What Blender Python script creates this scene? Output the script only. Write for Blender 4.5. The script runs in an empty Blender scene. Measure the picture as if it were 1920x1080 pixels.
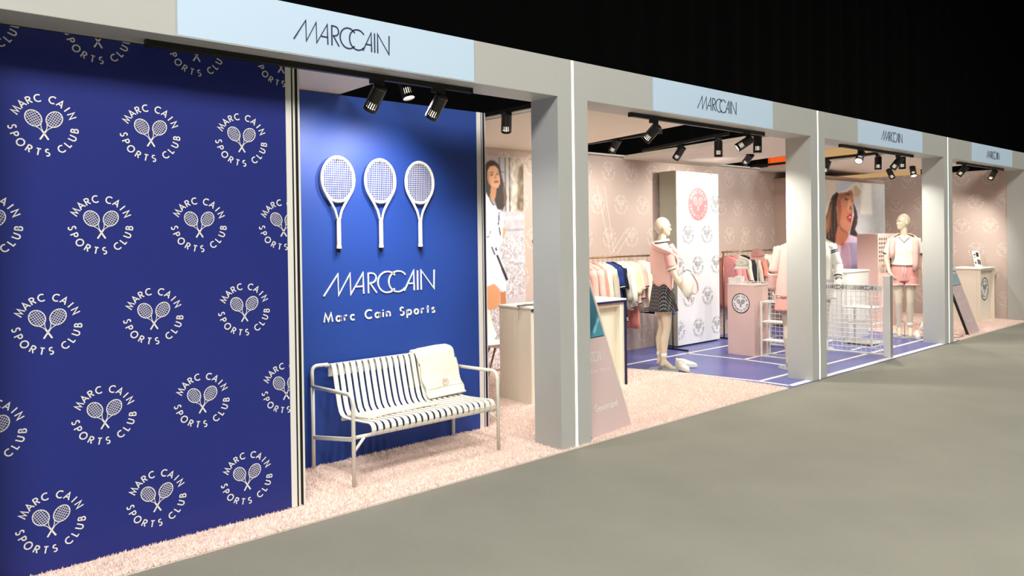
import bpy, bmesh, math, random
import numpy as np
from mathutils import Vector, Matrix

random.seed(7)
S = bpy.context.scene
COL = S.collection

# ------------------------------------------------------------------ camera
cd = bpy.data.cameras.new('camera'); cam = bpy.data.objects.new('camera', cd); COL.objects.link(cam)
YAW, PITCH, ROLL = 0.7216, -0.0089, -0.0134
fw = Vector((math.sin(YAW)*math.cos(PITCH), math.cos(YAW)*math.cos(PITCH), math.sin(PITCH)))
rt = Vector((math.cos(YAW), -math.sin(YAW), 0)); up = rt.cross(fw)
r2 = rt*math.cos(ROLL)+up*math.sin(ROLL); u2 = -rt*math.sin(ROLL)+up*math.cos(ROLL)
M = Matrix((r2, u2, -fw)).transposed().to_4x4(); M.translation = (-4.231, -4.0754, 1.6532)
cam.matrix_world = M
cd.sensor_width = 36; cd.lens = 1420/1920*36; cd.shift_y = (454.67-540)/1920
cd.clip_end = 200
S.camera = cam

# ------------------------------------------------------------------ world, hall lights, exposure
S.view_settings.view_transform = 'Standard'; S.view_settings.look = 'None'
S.view_settings.gamma = 1; S.view_settings.use_curve_mapping = False
S.view_settings.exposure = 0.32
S.cycles.use_denoising = True
S.cycles.max_bounces = 7
w = bpy.data.worlds.new('hall_dark'); S.world = w; w.use_nodes = True
w.node_tree.nodes['Background'].inputs[0].default_value = (0.9, 0.95, 1, 1)
w.node_tree.nodes['Background'].inputs[1].default_value = 0.02

def area(name, loc, target, size, sy, power, col):
    d = bpy.data.lights.new(name, 'AREA'); d.shape = 'RECTANGLE'; d.size = size; d.size_y = sy
    d.energy = power; d.color = col
    o = bpy.data.objects.new(name, d); COL.objects.link(o); o.location = loc
    o.rotation_euler = (Vector(target)-Vector(loc)).to_track_quat('-Z', 'Y').to_euler()
    return o
# hall luminaires high above the aisle; farther row added to brighten its floor
for x, p1, p2 in ((-6,520,240), (0,200,230), (7,165,230), (14,165,230), (21,165,230)):
    area('hall_area_light', (x, -4.6, 7.0), (x+.5, -2.2, 0), 3.2, 1.6, p1, (1.0, 0.97, 0.92))
    area('hall_area_light', (x, -9.0, 7.5), (x, -8.0, 0), 3.2, 1.6, p2*1.1, (1.0, 0.97, 0.92)).data.spread = math.radians(110)

def spot(name, loc, direction, power, col=(1, .95, .88), angle=60, blend=.6, radius=.04):
    d = bpy.data.lights.new(name, 'SPOT'); d.energy = power; d.color = col
    d.spot_size = math.radians(angle); d.spot_blend = blend; d.shadow_soft_size = radius
    o = bpy.data.objects.new(name, d); COL.objects.link(o); o.location = loc
    o.rotation_euler = Vector(direction).to_track_quat('-Z', 'Y').to_euler()
    return o

# ------------------------------------------------------------------ materials
def lin(c):
    return tuple(((v/255)/12.92 if v/255 <= .04045 else ((v/255+.055)/1.055)**2.4) for v in c)
MATS = {}
def mat(name, rgb, rough=.6, metal=0, noise=0, nscale=8, bump=0, bscale=60, emit=0, spec=.5, sheen=0, alpha=1, trans=0, ecol=None):
    if name in MATS: return MATS[name]
    m = bpy.data.materials.new(name); m.use_nodes = True; nt = m.node_tree; b = nt.nodes['Principled BSDF']
    c = lin(rgb); b.inputs['Base Color'].default_value = (*c, 1)
    b.inputs['Roughness'].default_value = rough; b.inputs['Metallic'].default_value = metal
    b.inputs['Specular IOR Level'].default_value = spec
    if sheen: b.inputs['Sheen Weight'].default_value = sheen
    if alpha < 1: b.inputs['Alpha'].default_value = alpha
    if trans: b.inputs['Transmission Weight'].default_value = trans
    if emit:
        b.inputs['Emission Color'].default_value = (*(lin(ecol) if ecol else c), 1); b.inputs['Emission Strength'].default_value = emit
    tc = nt.nodes.new('ShaderNodeTexCoord')
    if noise:
        n = nt.nodes.new('ShaderNodeTexNoise'); n.inputs['Scale'].default_value = nscale; n.inputs['Detail'].default_value = 6
        nt.links.new(tc.outputs['Object'], n.inputs['Vector'])
        r = nt.nodes.new('ShaderNodeValToRGB')
        r.color_ramp.elements[0].position = .3; r.color_ramp.elements[1].position = .7
        r.color_ramp.elements[0].color = (*[v*(1-noise) for v in c], 1); r.color_ramp.elements[1].color = (*[min(1, v*(1+noise)) for v in c], 1)
        nt.links.new(n.outputs['Fac'], r.inputs['Fac']); nt.links.new(r.outputs['Color'], b.inputs['Base Color'])
    if bump:
        n2 = nt.nodes.new('ShaderNodeTexNoise'); n2.inputs['Scale'].default_value = bscale; n2.inputs['Detail'].default_value = 4
        nt.links.new(tc.outputs['Object'], n2.inputs['Vector'])
        bp = nt.nodes.new('ShaderNodeBump'); bp.inputs['Strength'].default_value = bump; bp.inputs['Distance'].default_value = .01
        nt.links.new(n2.outputs['Fac'], bp.inputs['Height']); nt.links.new(bp.outputs['Normal'], b.inputs['Normal'])
    MATS[name] = m
    return m
def vcol_mat(name, rough=.5, emit=0):
    if name in MATS: return MATS[name]
    m = bpy.data.materials.new(name); m.use_nodes = True; nt = m.node_tree; b = nt.nodes['Principled BSDF']
    a = nt.nodes.new('ShaderNodeVertexColor'); a.layer_name = 'print'
    nt.links.new(a.outputs['Color'], b.inputs['Base Color']); b.inputs['Roughness'].default_value = rough
    if emit:
        nt.links.new(a.outputs['Color'], b.inputs['Emission Color']); b.inputs['Emission Strength'].default_value = emit
    MATS[name] = m
    return m

# ------------------------------------------------------------------ mesh builder
class MB:
    def __init__(s, M=None): s.v = []; s.f = []; s.M = M or Matrix()
    def add(s, vs, fs):
        o = len(s.v); s.v += [tuple(s.M @ Vector(p)) for p in vs]; s.f += [tuple(i+o for i in f) for f in fs]; return s
    def box(s, x0, x1, y0, y1, z0, z1):
        return s.add([(x0,y0,z0),(x1,y0,z0),(x1,y1,z0),(x0,y1,z0),(x0,y0,z1),(x1,y0,z1),(x1,y1,z1),(x0,y1,z1)],
                     [(0,3,2,1),(4,5,6,7),(0,1,5,4),(1,2,6,5),(2,3,7,6),(3,0,4,7)])
    def prism(s, poly, z0, z1):          # poly in xy, extruded along z
        n = len(poly)
        return s.add([(x,y,z0) for x,y in poly]+[(x,y,z1) for x,y in poly],
                     [tuple(range(n))[::-1], tuple(range(n,2*n))]+[(i,(i+1)%n,n+(i+1)%n,n+i) for i in range(n)])
    def loft(s, rings, cap=True, closed=False):
        n = len(rings[0]); vs = [p for r in rings for p in r]; fs = []
        m = len(rings)
        for i in range(m if closed else m-1):
            a, b = i*n, ((i+1) % m)*n
            fs += [(a+j, a+(j+1)%n, b+(j+1)%n, b+j) for j in range(n)]
        if cap and not closed: fs += [tuple(range(n))[::-1], tuple(range((m-1)*n, m*n))]
        return s.add(vs, fs)
    def tube(s, pts, r, n=8, closed=False, cap=True, flat=None):
        P = [Vector(p) for p in pts]; m = len(P); rs = r if isinstance(r, (list, tuple)) else [r]*m
        T = []
        for i in range(m):
            a = P[(i-1) % m] if (closed or i > 0) else P[i]; b = P[(i+1) % m] if (closed or i < m-1) else P[i]
            t = b-a; T.append(t.normalized() if t.length > 1e-9 else Vector((0,0,1)))
        ref = Vector((0,0,1)) if abs(T[0].z) < .9 else Vector((1,0,0))
        nx = (ref-T[0]*ref.dot(T[0])).normalized(); rings = []
        for i in range(m):
            nx = nx-T[i]*nx.dot(T[i])
            nx = nx.normalized() if nx.length > 1e-6 else T[i].orthogonal().normalized()
            ny = T[i].cross(nx); fx, fy = flat or (1, 1)
            rings.append([tuple(P[i]+nx*(math.cos(2*math.pi*k/n)*rs[i]*fx)+ny*(math.sin(2*math.pi*k/n)*rs[i]*fy)) for k in range(n)])
        return s.loft(rings, cap, closed)
    def capsule(s, a, b, ra, rb, n=12):
        a, b = Vector(a), Vector(b); t = (b-a).normalized()
        pts = []; rs = []
        for k in range(4):
            ang = math.pi/2*(1-k/3.0); pts.append(a-t*ra*math.sin(ang)); rs.append(max(1e-3, ra*math.cos(ang)))
        for k in range(4):
            ang = math.pi/2*(k/3.0); pts.append(b+t*rb*math.sin(ang)); rs.append(max(1e-3, rb*math.cos(ang)))
        return s.tube(pts, rs, n)
    def ball(s, c, r, n=14, m=9, R=None):
        r = r if isinstance(r, (list, tuple)) else (r,)*3; R = R or Matrix.Identity(3); c = Vector(c); rings = []
        for i in range(m):
            th = math.pi*(i+.02)/(m-1+.04)
            rings.append([tuple(c+R @ Vector((r[0]*math.sin(th)*math.cos(2*math.pi*k/n), r[1]*math.sin(th)*math.sin(2*math.pi*k/n), -r[2]*math.cos(th)))) for k in range(n)])
        return s.loft(rings)
    def lathe(s, prof, n=20, c=(0,0,0), R=None, cap=True):
        R = R or Matrix.Identity(3); c = Vector(c)
        return s.loft([[tuple(c+R @ Vector((r*math.cos(2*math.pi*k/n), r*math.sin(2*math.pi*k/n), z))) for k in range(n)] for r, z in prof], cap)
    def grid(s, rows, closed=False):
        n = len(rows[0]); vs = [p for r in rows for p in r]
        w_ = n if closed else n-1
        return s.add(vs, [(i*n+j, i*n+(j+1)%n, (i+1)*n+(j+1)%n, (i+1)*n+j) for i in range(len(rows)-1) for j in range(w_)])
    def ribbon(s, pts, wd, t=0, closed=False, y=0):   # flat stroke in local xz facing -y, optional thickness t towards -y
        P = []
        for p in pts:
            p = Vector((p[0], p[1]))
            if not P or (p-P[-1]).length > 1e-6: P.append(p)
        if closed and (P[0]-P[-1]).length < 1e-6: P.pop()
        m = len(P); L = []; Rr = []
        for i in range(m):
            a = P[(i-1) % m] if (closed or i > 0) else None; b = P[(i+1) % m] if (closed or i < m-1) else None
            d1 = (P[i]-a).normalized() if a is not None and (P[i]-a).length > 1e-9 else None
            d2 = (b-P[i]).normalized() if b is not None and (b-P[i]).length > 1e-9 else None
            d1 = d1 or d2; d2 = d2 or d1
            n1 = Vector((-d1.y, d1.x)); n2 = Vector((-d2.y, d2.x)); nn = n1+n2
            if nn.length < .2: nn = n1.copy(); k = 1
            else:
                nn.normalize(); k = min(1/max(.35, nn.dot(n1)), 2.2)
            L.append(P[i]+nn*(wd/2*k)); Rr.append(P[i]-nn*(wd/2*k))
        vs = [(p.x, y-t, p.y) for p in L]+[(p.x, y-t, p.y) for p in Rr]
        cnt = m if closed else m-1
        fs = [(i, m+i, m+(i+1) % m, (i+1) % m) for i in range(cnt)]
        if t:
            vs += [(p.x, y, p.y) for p in L]+[(p.x, y, p.y) for p in Rr]
            fs += [(i, (i+1) % m, 2*m+(i+1) % m, 2*m+i) for i in range(cnt)]+[(m+i, 3*m+i, 3*m+(i+1) % m, m+(i+1) % m) for i in range(cnt)]
            if not closed: fs += [(0, 2*m, 3*m, m), (m-1, 2*m-1, 4*m-1, 3*m-1)]
        return s.add(vs, fs)
    def mesh(s, name, material=None, smooth=False):
        me = bpy.data.meshes.new(name); me.from_pydata(s.v, [], s.f); me.update()
        if material: me.materials.append(material)
        if smooth: me.polygons.foreach_set('use_smooth', [True]*len(me.polygons))
        return me
    def build(s, name, material=None, parent=None, smooth=False, bevel=0, loc=None, solid=0, sub=0, fix=True):
        me = s.mesh(name, material, smooth)
        if fix:
            bm = bmesh.new(); bm.from_mesh(me); bmesh.ops.recalc_face_normals(bm, faces=bm.faces); bm.to_mesh(me); bm.free()
        o = bpy.data.objects.new(name, me); COL.objects.link(o)
        if parent: o.parent = parent
        if loc: o.location = loc
        if solid:
            md = o.modifiers.new('thick', 'SOLIDIFY'); md.thickness = solid; md.offset = 0
        if bevel:
            md = o.modifiers.new('bevel', 'BEVEL'); md.width = bevel; md.segments = 2; md.limit_method = 'ANGLE'
        if sub:
            md = o.modifiers.new('sub', 'SUBSURF'); md.levels = sub; md.render_levels = sub
        return o
def tag(o, label, cat=None, group=None, kind=None):
    o['label'] = label
    if cat: o['category'] = cat
    if group: o['group'] = group
    if kind: o['kind'] = kind
    return o
def empty(name, loc=(0,0,0), rz=0):
    o = bpy.data.objects.new(name, None); COL.objects.link(o); o.location = loc; o.rotation_euler = (0,0,rz); o.empty_display_size = .1
    return o
def link_mesh(name, me, parent=None, loc=(0,0,0), rz=0):
    o = bpy.data.objects.new(name, me); COL.objects.link(o); o.parent = parent; o.location = loc; o.rotation_euler = (0,0,rz)
    return o
def copy_tree(o, parent=None):
    c = o.copy(); COL.objects.link(c); c.parent = parent
    for ch in list(o.children): copy_tree(ch, c)
    return c
def rnd(a, b): return random.uniform(a, b)
def rotz(a): return Matrix.Rotation(a, 3, 'Z')
def align(d):                               # 3x3 taking +z to d
    return Vector(d).normalized().to_track_quat('Z', 'Y').to_matrix()
def fillet(pts, r, n=5):                    # round the corners of a 3d polyline
    P = [Vector(p) for p in pts]; out = [P[0]]
    for i in range(1, len(P)-1):
        a = (P[i-1]-P[i]); b = (P[i+1]-P[i]); q = min(r, a.length*.49, b.length*.49)
        p0 = P[i]+a.normalized()*q; p2 = P[i]+b.normalized()*q
        for k in range(n+1):
            t = k/n; out.append(p0*(1-t)**2+P[i]*2*t*(1-t)+p2*t*t)
    out.append(P[-1]); return out

# ------------------------------------------------------------------ palette
W = 3.909
PAINT = mat('frame_paint', (186,187,181), .5, noise=.02, nscale=1.5)
SIGNBLUE = mat('sign_light_blue', (186,208,226), .5, emit=.12, ecol=(190,212,232))
NAVY = mat('navy_ink', (18,22,70), .5)
BLACK = mat('black_metal', (16,15,14), .45)
BLUEWALL = mat('blue_print', (30,42,124), .42, noise=.03, nscale=2)
ROYAL = mat('royal_blue_print', (30,66,150), .5, noise=.02, nscale=2)
WHITEINK = mat('white_ink', (238,236,232), .6)
PINKWALL = mat('pink_wallpaper', (204,184,173), .75, noise=.015, nscale=2)
PINKINK = mat('cream_ink', (252,242,230), .7)
CREAMPANEL = mat('cream_panel', (234,222,206), .7)
WHITE = mat('white_paint', (236,234,226), .45)
OFFW = mat('offwhite_metal', (232,230,216), .38)
PINKBOX = mat('pink_board', (222,190,180), .6)
SKIN = mat('mannequin_shell', (222,208,184), .4)
GLASS = mat('glass_plate', (225,235,235), .08, alpha=.45)
CHROME = mat('chrome', (200,200,200), .2, metal=1)
LENS = mat('lamp_lens', (255,240,210), .4, emit=14)
LED = mat('led_diffuser', (255,250,232), .4, emit=2.2)
# ------------------------------------------------------------------ stroke lettering
def arc(cx, cy, rx, ry, a0, a1, n=10):
    return [(cx+rx*math.cos(math.radians(a0+(a1-a0)*k/n)), cy+ry*math.sin(math.radians(a0+(a1-a0)*k/n))) for k in range(n+1)]
G = {
 'M': (.95, [[(0,0),(.16,1),(.475,.12),(.79,1),(.95,0)]]),
 'A': (.78, [[(0,0),(.39,1),(.78,0)], [(.15,.34),(.63,.34)]]),
 'R': (.55, [[(0,0),(0,1)], [(0,.97)]+arc(.27,.73,.25,.24,90,-90)+[(0,.49)], [(.22,.49),(.54,0)]]),
 'C': (.80, [arc(.5,.5,.48,.5,52,308,16)]),
 'I': (.06, [[(.03,0),(.03,1)]]),
 'N': (.68, [[(0,0),(0,1),(.68,0),(.68,1)]]),
 'S': (.50, [arc(.26,.74,.22,.24,40,270,9)+arc(.25,.25,.24,.25,90,-140,9)]),
 'P': (.52, [[(0,0),(0,1)], [(0,.97)]+arc(.25,.72,.26,.25,90,-90)+[(0,.47)]]),
 'O': (1.0, [arc(.5,.5,.48,.5,0,360,20)]),
 'T': (.56, [[(.28,0),(.28,1)], [(0,.97),(.56,.97)]]),
 'L': (.42, [[(0,1),(0,.03),(.42,.03)]]),
 'U': (.60, [[(0,1),(0,.3)]+arc(.3,.3,.3,.3,180,360,8)+[(.6,1)]]),
 'B': (.52, [[(0,0),(0,1)], [(0,.97)]+arc(.24,.76,.2,.21,90,-90,6)+[(0,.53)], [(.2,.53)]+arc(.26,.28,.24,.25,90,-90,6)+[(0,.03)]]),
 'G': (.95, [arc(.5,.5,.48,.5,48,340,16)+[(.97,.45),(.55,.45)]]),
 'a': (.52, [arc(.26,.3,.25,.3,0,360,14), [(.52,0),(.52,.62)]]),
 'b': (.52, [arc(.28,.3,.25,.3,0,360,14), [(0,0),(0,1.05)]]),
 'c': (.46, [arc(.3,.3,.28,.3,55,305,10)]),
 'e': (.54, [[(.03,.32),(.54,.32)]+arc(.28,.3,.26,.3,5,320,12)]),
 'h': (.42, [[(0,0),(0,1.05)], [(0,.36)]+arc(.21,.36,.21,.24,180,0,7)+[(.42,0)]]),
 'i': (.06, [[(.03,0),(.03,.6)], [(.03,.78),(.03,.9)]]),
 'l': (.06, [[(.03,0),(.03,1.05)]]),
 'n': (.42, [[(0,0),(0,.62)], [(0,.36)]+arc(.21,.36,.21,.24,180,0,7)+[(.42,0)]]),
 'o': (.56, [arc(.28,.3,.26,.3,0,360,14)]),
 'p': (.52, [arc(.28,.3,.25,.3,0,360,14), [(0,-.4),(0,.62)]]),
 'r': (.28, [[(0,0),(0,.62)], [(0,.36)]+arc(.22,.36,.22,.25,180,70,5)]),
 's': (.36, [arc(.18,.46,.15,.14,40,270,6)+arc(.17,.16,.17,.16,90,-140,6)]),
 't': (.30, [[(.15,0),(.15,.95)], [(0,.6),(.3,.6)]]),
 'w': (.78, [[(0,.6),(.2,0),(.39,.55),(.58,0),(.78,.6)]]),
 ' ': (.45, []),
}
def strokes(text, h, track):
    x = 0; out = []
    for ch in text:
        wd, ls = G[ch]
        for l in ls: out.append([((p[0])*h+x, p[1]*h) for p in l])
        x += (wd+track)*h
    return out, x-track*h
def put_strokes(mb, ls, x, z, wd, t=0):
    for l in ls: mb.ribbon([(p[0]+x, p[1]+z) for p in l], wd, t)
# the slim shop lettering, traced in units of cap height: width 5.03
def shop_lettering(w_, h):
    L = [[(0,0),(.62,1),(.64,0),(1.16,1),(1.18,0),(1.75,1),(1.77,0)], [(1.42,.36),(1.76,.36)],
         [(1.99,0),(1.99,1)], [(1.99,.98)]+arc(2.14,.74,.22,.24,90,-90,8)+[(2.06,.5)], [(2.06,.5),(2.38,0)],
         arc(2.9,.5,.46,.52,38,318,18), arc(3.42,.5,.46,.52,38,318,18),
         [(3.72,0),(4.2,1),(4.22,0)], [(3.88,.36),(4.21,.36)], [(4.4,0),(4.4,1)],
         [(4.58,0),(4.58,1),(5.25,.02),(5.27,1)]]
    k = w_/5.27
    return [[(p[0]*k, p[1]*h) for p in l] for l in L]

# ------------------------------------------------------------------ round racket emblem (diameter 0.305 m)
def emblem_mb(letters=True, lw=1.0, yy=0.0, sc=.00125):
    mb = MB(); hL = 27*sc; sw = 5.6*sc*lw
    top = [('M',151),('A',133.5),('R',118),('C',101.5),('C',74),('A',57),('I',41),('N',25)]
    bot = [('S',187),('P',203.5),('O',222),('R',241),('T',258.5),('S',275.5),('C',303),('L',320),('U',336),('B',353)]
    if letters:
        for ch, a in top:
            wd, ls = G[ch]; th = math.radians(a); rb = 94*sc; ux, uz = math.sin(th), -math.cos(th); vx, vz = math.cos(th), math.sin(th)
            for l in ls:
                mb.ribbon([((rb+p[1]*hL)*vx+(p[0]-wd/2)*hL*ux, (rb+p[1]*hL)*vz+(p[0]-wd/2)*hL*uz) for p in l], sw, 0, False, yy)
        for ch, a in bot:
            wd, ls = G[ch]; th = math.radians(a); rb = 121*sc; ux, uz = -math.sin(th), math.cos(th); vx, vz = -math.cos(th), -math.sin(th)
            for l in ls:
                mb.ribbon([(-(rb-p[1]*hL)*vx+(p[0]-wd/2)*hL*ux, -(rb-p[1]*hL)*vz+(p[0]-wd/2)*hL*uz) for p in l], sw, 0, False, yy)
    for sgn in (-1, 1):
        hx, hz = sgn*36, 26; ex, ez = -sgn*15, -57
        ax = Vector((ex-hx, ez-hz)).normalized(); px = Vector((-ax.y, ax.x))
        def q(a, b): v = Vector((hx, hz))+px*a+ax*b; return (v.x*sc, v.y*sc)
        def rr(k):
            c, s_ = math.cos(k), math.sin(k); return (27*c, 33*s_)
        mb.ribbon([q(*rr(2*math.pi*k/24)) for k in range(24)], 4.2*sc*lw, 0, True, yy)
        for k in (-15, -7.5, 0, 7.5, 15):
            e = 33*math.sqrt(1-(k/27)**2); mb.ribbon([q(k, -e), q(k, e)], 1.7*sc*lw, 0, False, yy)
        for k in (-22, -13, -4, 5, 14, 23):
            e = 27*math.sqrt(1-(k/33)**2); mb.ribbon([q(-e, k), q(e, k)], 1.7*sc*lw, 0, False, yy)
        mb.ribbon([q(-12,29), q(-4,43), q(-1,55)], 3*sc*lw, 0, False, yy); mb.ribbon([q(12,29), q(4,43), q(1,55)], 3*sc*lw, 0, False, yy)
        mb.ribbon([q(0,52), q(0,97)], 7*sc*lw, 0, False, yy)
    return mb
EM = {}
def emblem_mesh(key, material, lw=1.0):
    if key not in EM: EM[key] = emblem_mb(True, lw).mesh('emblem', material)
    return EM[key]
def put_emblem(parent, me, u, z, plane, at, size=.305, clip=None, name='emblem'):
    """plane 'Y': wall facing -Y at y=at, u = x.  plane 'X': wall facing -X at x=at, u = y."""
    k = size/.305; r = size/2
    if clip:
        u0, u1, z0, z1 = clip
        if u+r < u0 or u-r > u1 or z+r < z0 or z-r > z1: return
        if u-r < u0 or u+r > u1 or z-r < z0 or z+r > z1:
            me = me.copy(); bm = bmesh.new(); bm.from_mesh(me)
            lo, hi = ((u0-u)/k, (u1-u)/k) if plane == 'Y' else ((u-u1)/k, (u-u0)/k)
            for co, no in (((lo,0,0),(-1,0,0)), ((hi,0,0),(1,0,0)), ((0,0,(z0-z)/k),(0,0,-1)), ((0,0,(z1-z)/k),(0,0,1))):
                bmesh.ops.bisect_plane(bm, geom=bm.verts[:]+bm.edges[:]+bm.faces[:], plane_co=co, plane_no=no, clear_outer=True)
            bm.to_mesh(me); bm.free()
            if not me.polygons or sum(p.area for p in me.polygons) < .0024: return
    o = link_mesh(name, me, parent, (u, at-.002, z) if plane == 'Y' else (at-.002, u, z), 0 if plane == 'Y' else -math.pi/2)
    o.scale = (k, k, k)
    return o
# ------------------------------------------------------------------ hall: floor and black drape
FLOOR = mat('hall_carpet', (138,136,124), .95, noise=.06, nscale=1.3, bump=.5, bscale=190, spec=.15)
nt = FLOOR.node_tree
f = MB(); f.box(-16, 34, -14, 6, -.05, 0); tag(f.build('floor', FLOOR), 'grey olive flat hall carpet in the aisle', 'floor', kind='structure')
DRAPE = mat('black_drape', (7,7,7), .95, spec=.1)
rows = []
for z in (-.0, 16):
    rows.append([(-16+i*.11, 4.4+.05*math.sin(i*.9)+.03*math.sin(i*.37+1), z) for i in range(900)])
tag(MB().grid(rows).build('wall_rear', DRAPE, smooth=True, fix=False), 'black pleated hall drape hanging behind the booths', 'drape', kind='structure')

# ------------------------------------------------------------------ portal frames, led strips, signs, tracks
bay = ['nearest bay with the bench', 'second bay with the counter', 'third bay with the net', 'farthest bay']
for k in range(4):
    x0, x1 = (k-1)*W, k*W
    r = empty('portal_frame', ((x0+x1)/2, 0, 0)); h = W/2
    MB().box(-h+.165, h-.165, 0, .30, 2.705, 3.0).build('header', PAINT, r, bevel=.003)
    MB().box(-h+.012, -h+.165, 0, .30, 0, 3.0).build('post', PAINT, r, bevel=.003)
    MB().box(h-.165, h-.012, 0, .30, 0, 3.0).build('post', PAINT, r, bevel=.003)
    tag(r, 'grey portal frame around the '+bay[k], 'frame', 'grey portal frames along the aisle')
    s = empty('fascia_sign', ((x0+x1)/2, 0, 2.71))
    MB().box(-.975, .975, -.014, 0, 0, .285).build('panel', SIGNBLUE, s, bevel=.002)
    MB().box(-.985, .985, -.012, -.001, -.006, 0).build('edge_strip', PAINT, s)
    l = MB(); put_strokes(l, shop_lettering(.635, .118), -.34, .083, .0068, .003)
    o = l.build('lettering', NAVY, s, loc=(0, -.0145, 0))
    tag(s, 'light blue fascia sign with thin dark lettering above the '+bay[k], 'sign', 'fascia signs')
    t = empty('light_track', ((x0+x1)/2, .16, 2.705))
    MB().box(-1.07, 1.07, -.018, .018, -.036, 0).build('rail', BLACK, t, bevel=.003)
    MB().box(-1.085, -1.07, -.02, .02, -.038, 0).build('end_cap', BLACK, t)
    MB().box(1.07, 1.085, -.02, .02, -.038, 0).build('end_cap', BLACK, t)
    tag(t, 'black light track under the header of the '+bay[k], 'light track', 'front light tracks')
ledname = ['beyond the blue emblem wall at the left', 'between the bench bay and the mannequin bay', 'between the mannequin bay and the net bay', 'between the net bay and the farthest bay', 'at the far end of the row']
for k in range(5):
    x = (k-1)*W
    tag(MB().box(x-.0115, x+.0115, .002, .04, .004, 2.998).build('led_strip', LED), 'vertical glowing white light strip '+ledname[k], 'light strip', 'vertical light strips')

# ------------------------------------------------------------------ booth walls
wl = MB().box(-3.74, -2.222, .265, .30, .02, 2.70).build('wall_front', BLUEWALL)
tag(wl, 'dark blue wall printed with rows of white racket emblems', 'wall', kind='structure')
EB = emblem_mesh('white', WHITEINK, .9)
for i in range(6):
    for j in range(-1, 4):
        put_emblem(wl, EB, (-3.485 if i % 2 == 0 else -3.2375)+.4955*j, .262+.492*i, 'Y', .265, .305, (-3.74, -2.222, .02, 2.70))
# striped edge profile of the emblem wall (white, black, white, black, white)
def profile(name, label, x0, y, segs, z0, z1):
    r = empty(name, (x0, y, z0)); x = 0
    for wd, m_ in segs:
        MB().box(x, x+wd, 0, .035, 0, z1-z0).build('profile_strip', m_, r); x += wd
    return tag(r, label, 'trim', kind='structure')
profile('trim_1', 'striped white and black edge profile of the emblem wall', -2.222, .262, [(.036,WHITE),(.010,BLACK),(.013,WHITE),(.018,BLACK),(.013,WHITE)], .02, 2.70)
wr = MB().box(-2.20, -.205, .94, .98, .0, 2.705).build('wall_racket', ROYAL)
tag(wr, 'royal blue display wall behind the bench with three rackets', 'wall', kind='structure')
l = MB(); put_strokes(l, shop_lettering(.978, .155), -1.642, 1.233, .0105, .008)
l.build('lettering', WHITE, wr, loc=(0, .94, 0))
ls, wd = strokes('Marc Cain Sports', .062, .42)
l = MB(); put_strokes(l, [[(p[0]*.978/wd, p[1]) for p in q] for q in ls], -1.642, 1.044, .0115, .006)
l.build('lettering', WHITE, wr, loc=(0, .94, 0))
profile('trim_2', 'striped white and navy edge profile right of the racket wall', -.205, .935, [(.045,WHITE),(.008,BLACK),(.010,WHITE),(.022,NAVY),(.008,WHITE)], .0, 2.705)

BY = 2.907
wb = MB().box(-2.2, 11.62, BY, BY+.04, 0, 2.745).build('wall_back', PINKWALL)
tag(wb, 'dusty pink back wall printed with cream racket emblems', 'wall', kind='structure')
EP = emblem_mesh('cream', PINKINK, .75)
for i in range(6):
    z = .23+.46*i
    for j in range(0, 16):
        u = (3.483 if i % 2 == 0 else 3.709)+.478*(j-6)
        if u > 6.2 and u < 8.1: u += .2*.478
        if u < 8.3: put_emblem(wb, EP, u, z, 'Y', BY, .285, (-.2, 8.1, 0, 2.74))
for a, b in [((3.47,2.32),(3.72,1.40)), ((3.62,2.32),(3.80,1.40)), ((4.10,1.75),(3.74,1.38)), ((4.24,1.75),(3.86,1.38)), ((7.15,1.70),(7.00,1.42)), ((7.28,1.70),(7.10,1.42))]:
    MB().ribbon([a, b], .008).build('printed_line', PINKINK, wb, loc=(0, BY-.0015, 0))
EX = 11.58
we = MB().box(EX, EX+.04, .30, BY, 0, 2.745).build('wall_right', PINKWALL)
tag(we, 'dusty pink end wall with cream emblems at the far end of the booth', 'wall', kind='structure')
for i in range(7):
    for j in range(0, 7):
        put_emblem(we, EP, (.095 if i % 2 == 0 else .3325)+.475*j, -.065+.447*i, 'X', EX, .285, (.30, BY, 0, 2.745))
# pink partition block that carries the large cap poster
wc = MB().box(8.10, 10.50, 2.02, BY, 0, 2.60).build('wall_partition', mat('partition_pink', (196,170,156), .75))
tag(wc, 'plain pink partition block behind the large cap poster', 'wall', kind='structure')
# cream ceiling panels with black open ceiling between them
PANELS = [((-3.75,.31),(-1.49,.31),(-1.45,2.9),(-3.75,2.9)), ((.20,.31),(1.92,.31),(2.46,2.9),(.17,2.9)),
          ((3.46,.31),(5.20,.31),(6.12,2.9),(4.02,2.9)), ((6.55,.31),(9.6,.31),(10.2,2.9),(7.6,2.9))]
pl = ['above the bench bay', 'between bench and mannequin bays', 'above the tall white panel', 'above the net bay']
r = empty('ceiling', (0,0,2.712))
for q in PANELS:
    MB().prism(q, 0, .05).build('ceiling_panel', CREAMPANEL, r, bevel=.003)
tag(r, 'cream ceiling panels with open black gaps between them', 'ceiling', kind='structure')
# bright edge rail along the wall tops
MB().box(2.2, 8.1, BY-.03, BY+.0, 2.745, 2.765).build('trim_3', WHITE)
tag(bpy.data.objects['trim_3'], 'white rail along the top of the pink back wall', 'trim', kind='structure')
# neighbouring stand panels seen over the back wall; emission stands in for light
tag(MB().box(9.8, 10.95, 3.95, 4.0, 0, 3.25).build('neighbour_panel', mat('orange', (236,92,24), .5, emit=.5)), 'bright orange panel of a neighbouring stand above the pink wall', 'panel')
tag(MB().box(11.3, 17.5, 3.95, 4.0, 0, 3.72).build('neighbour_panel', mat('tan_panel', (206,164,110), .6, emit=.4)), 'self-glowing tan panel of a neighbouring stand seen above the cap poster', 'panel')

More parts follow.
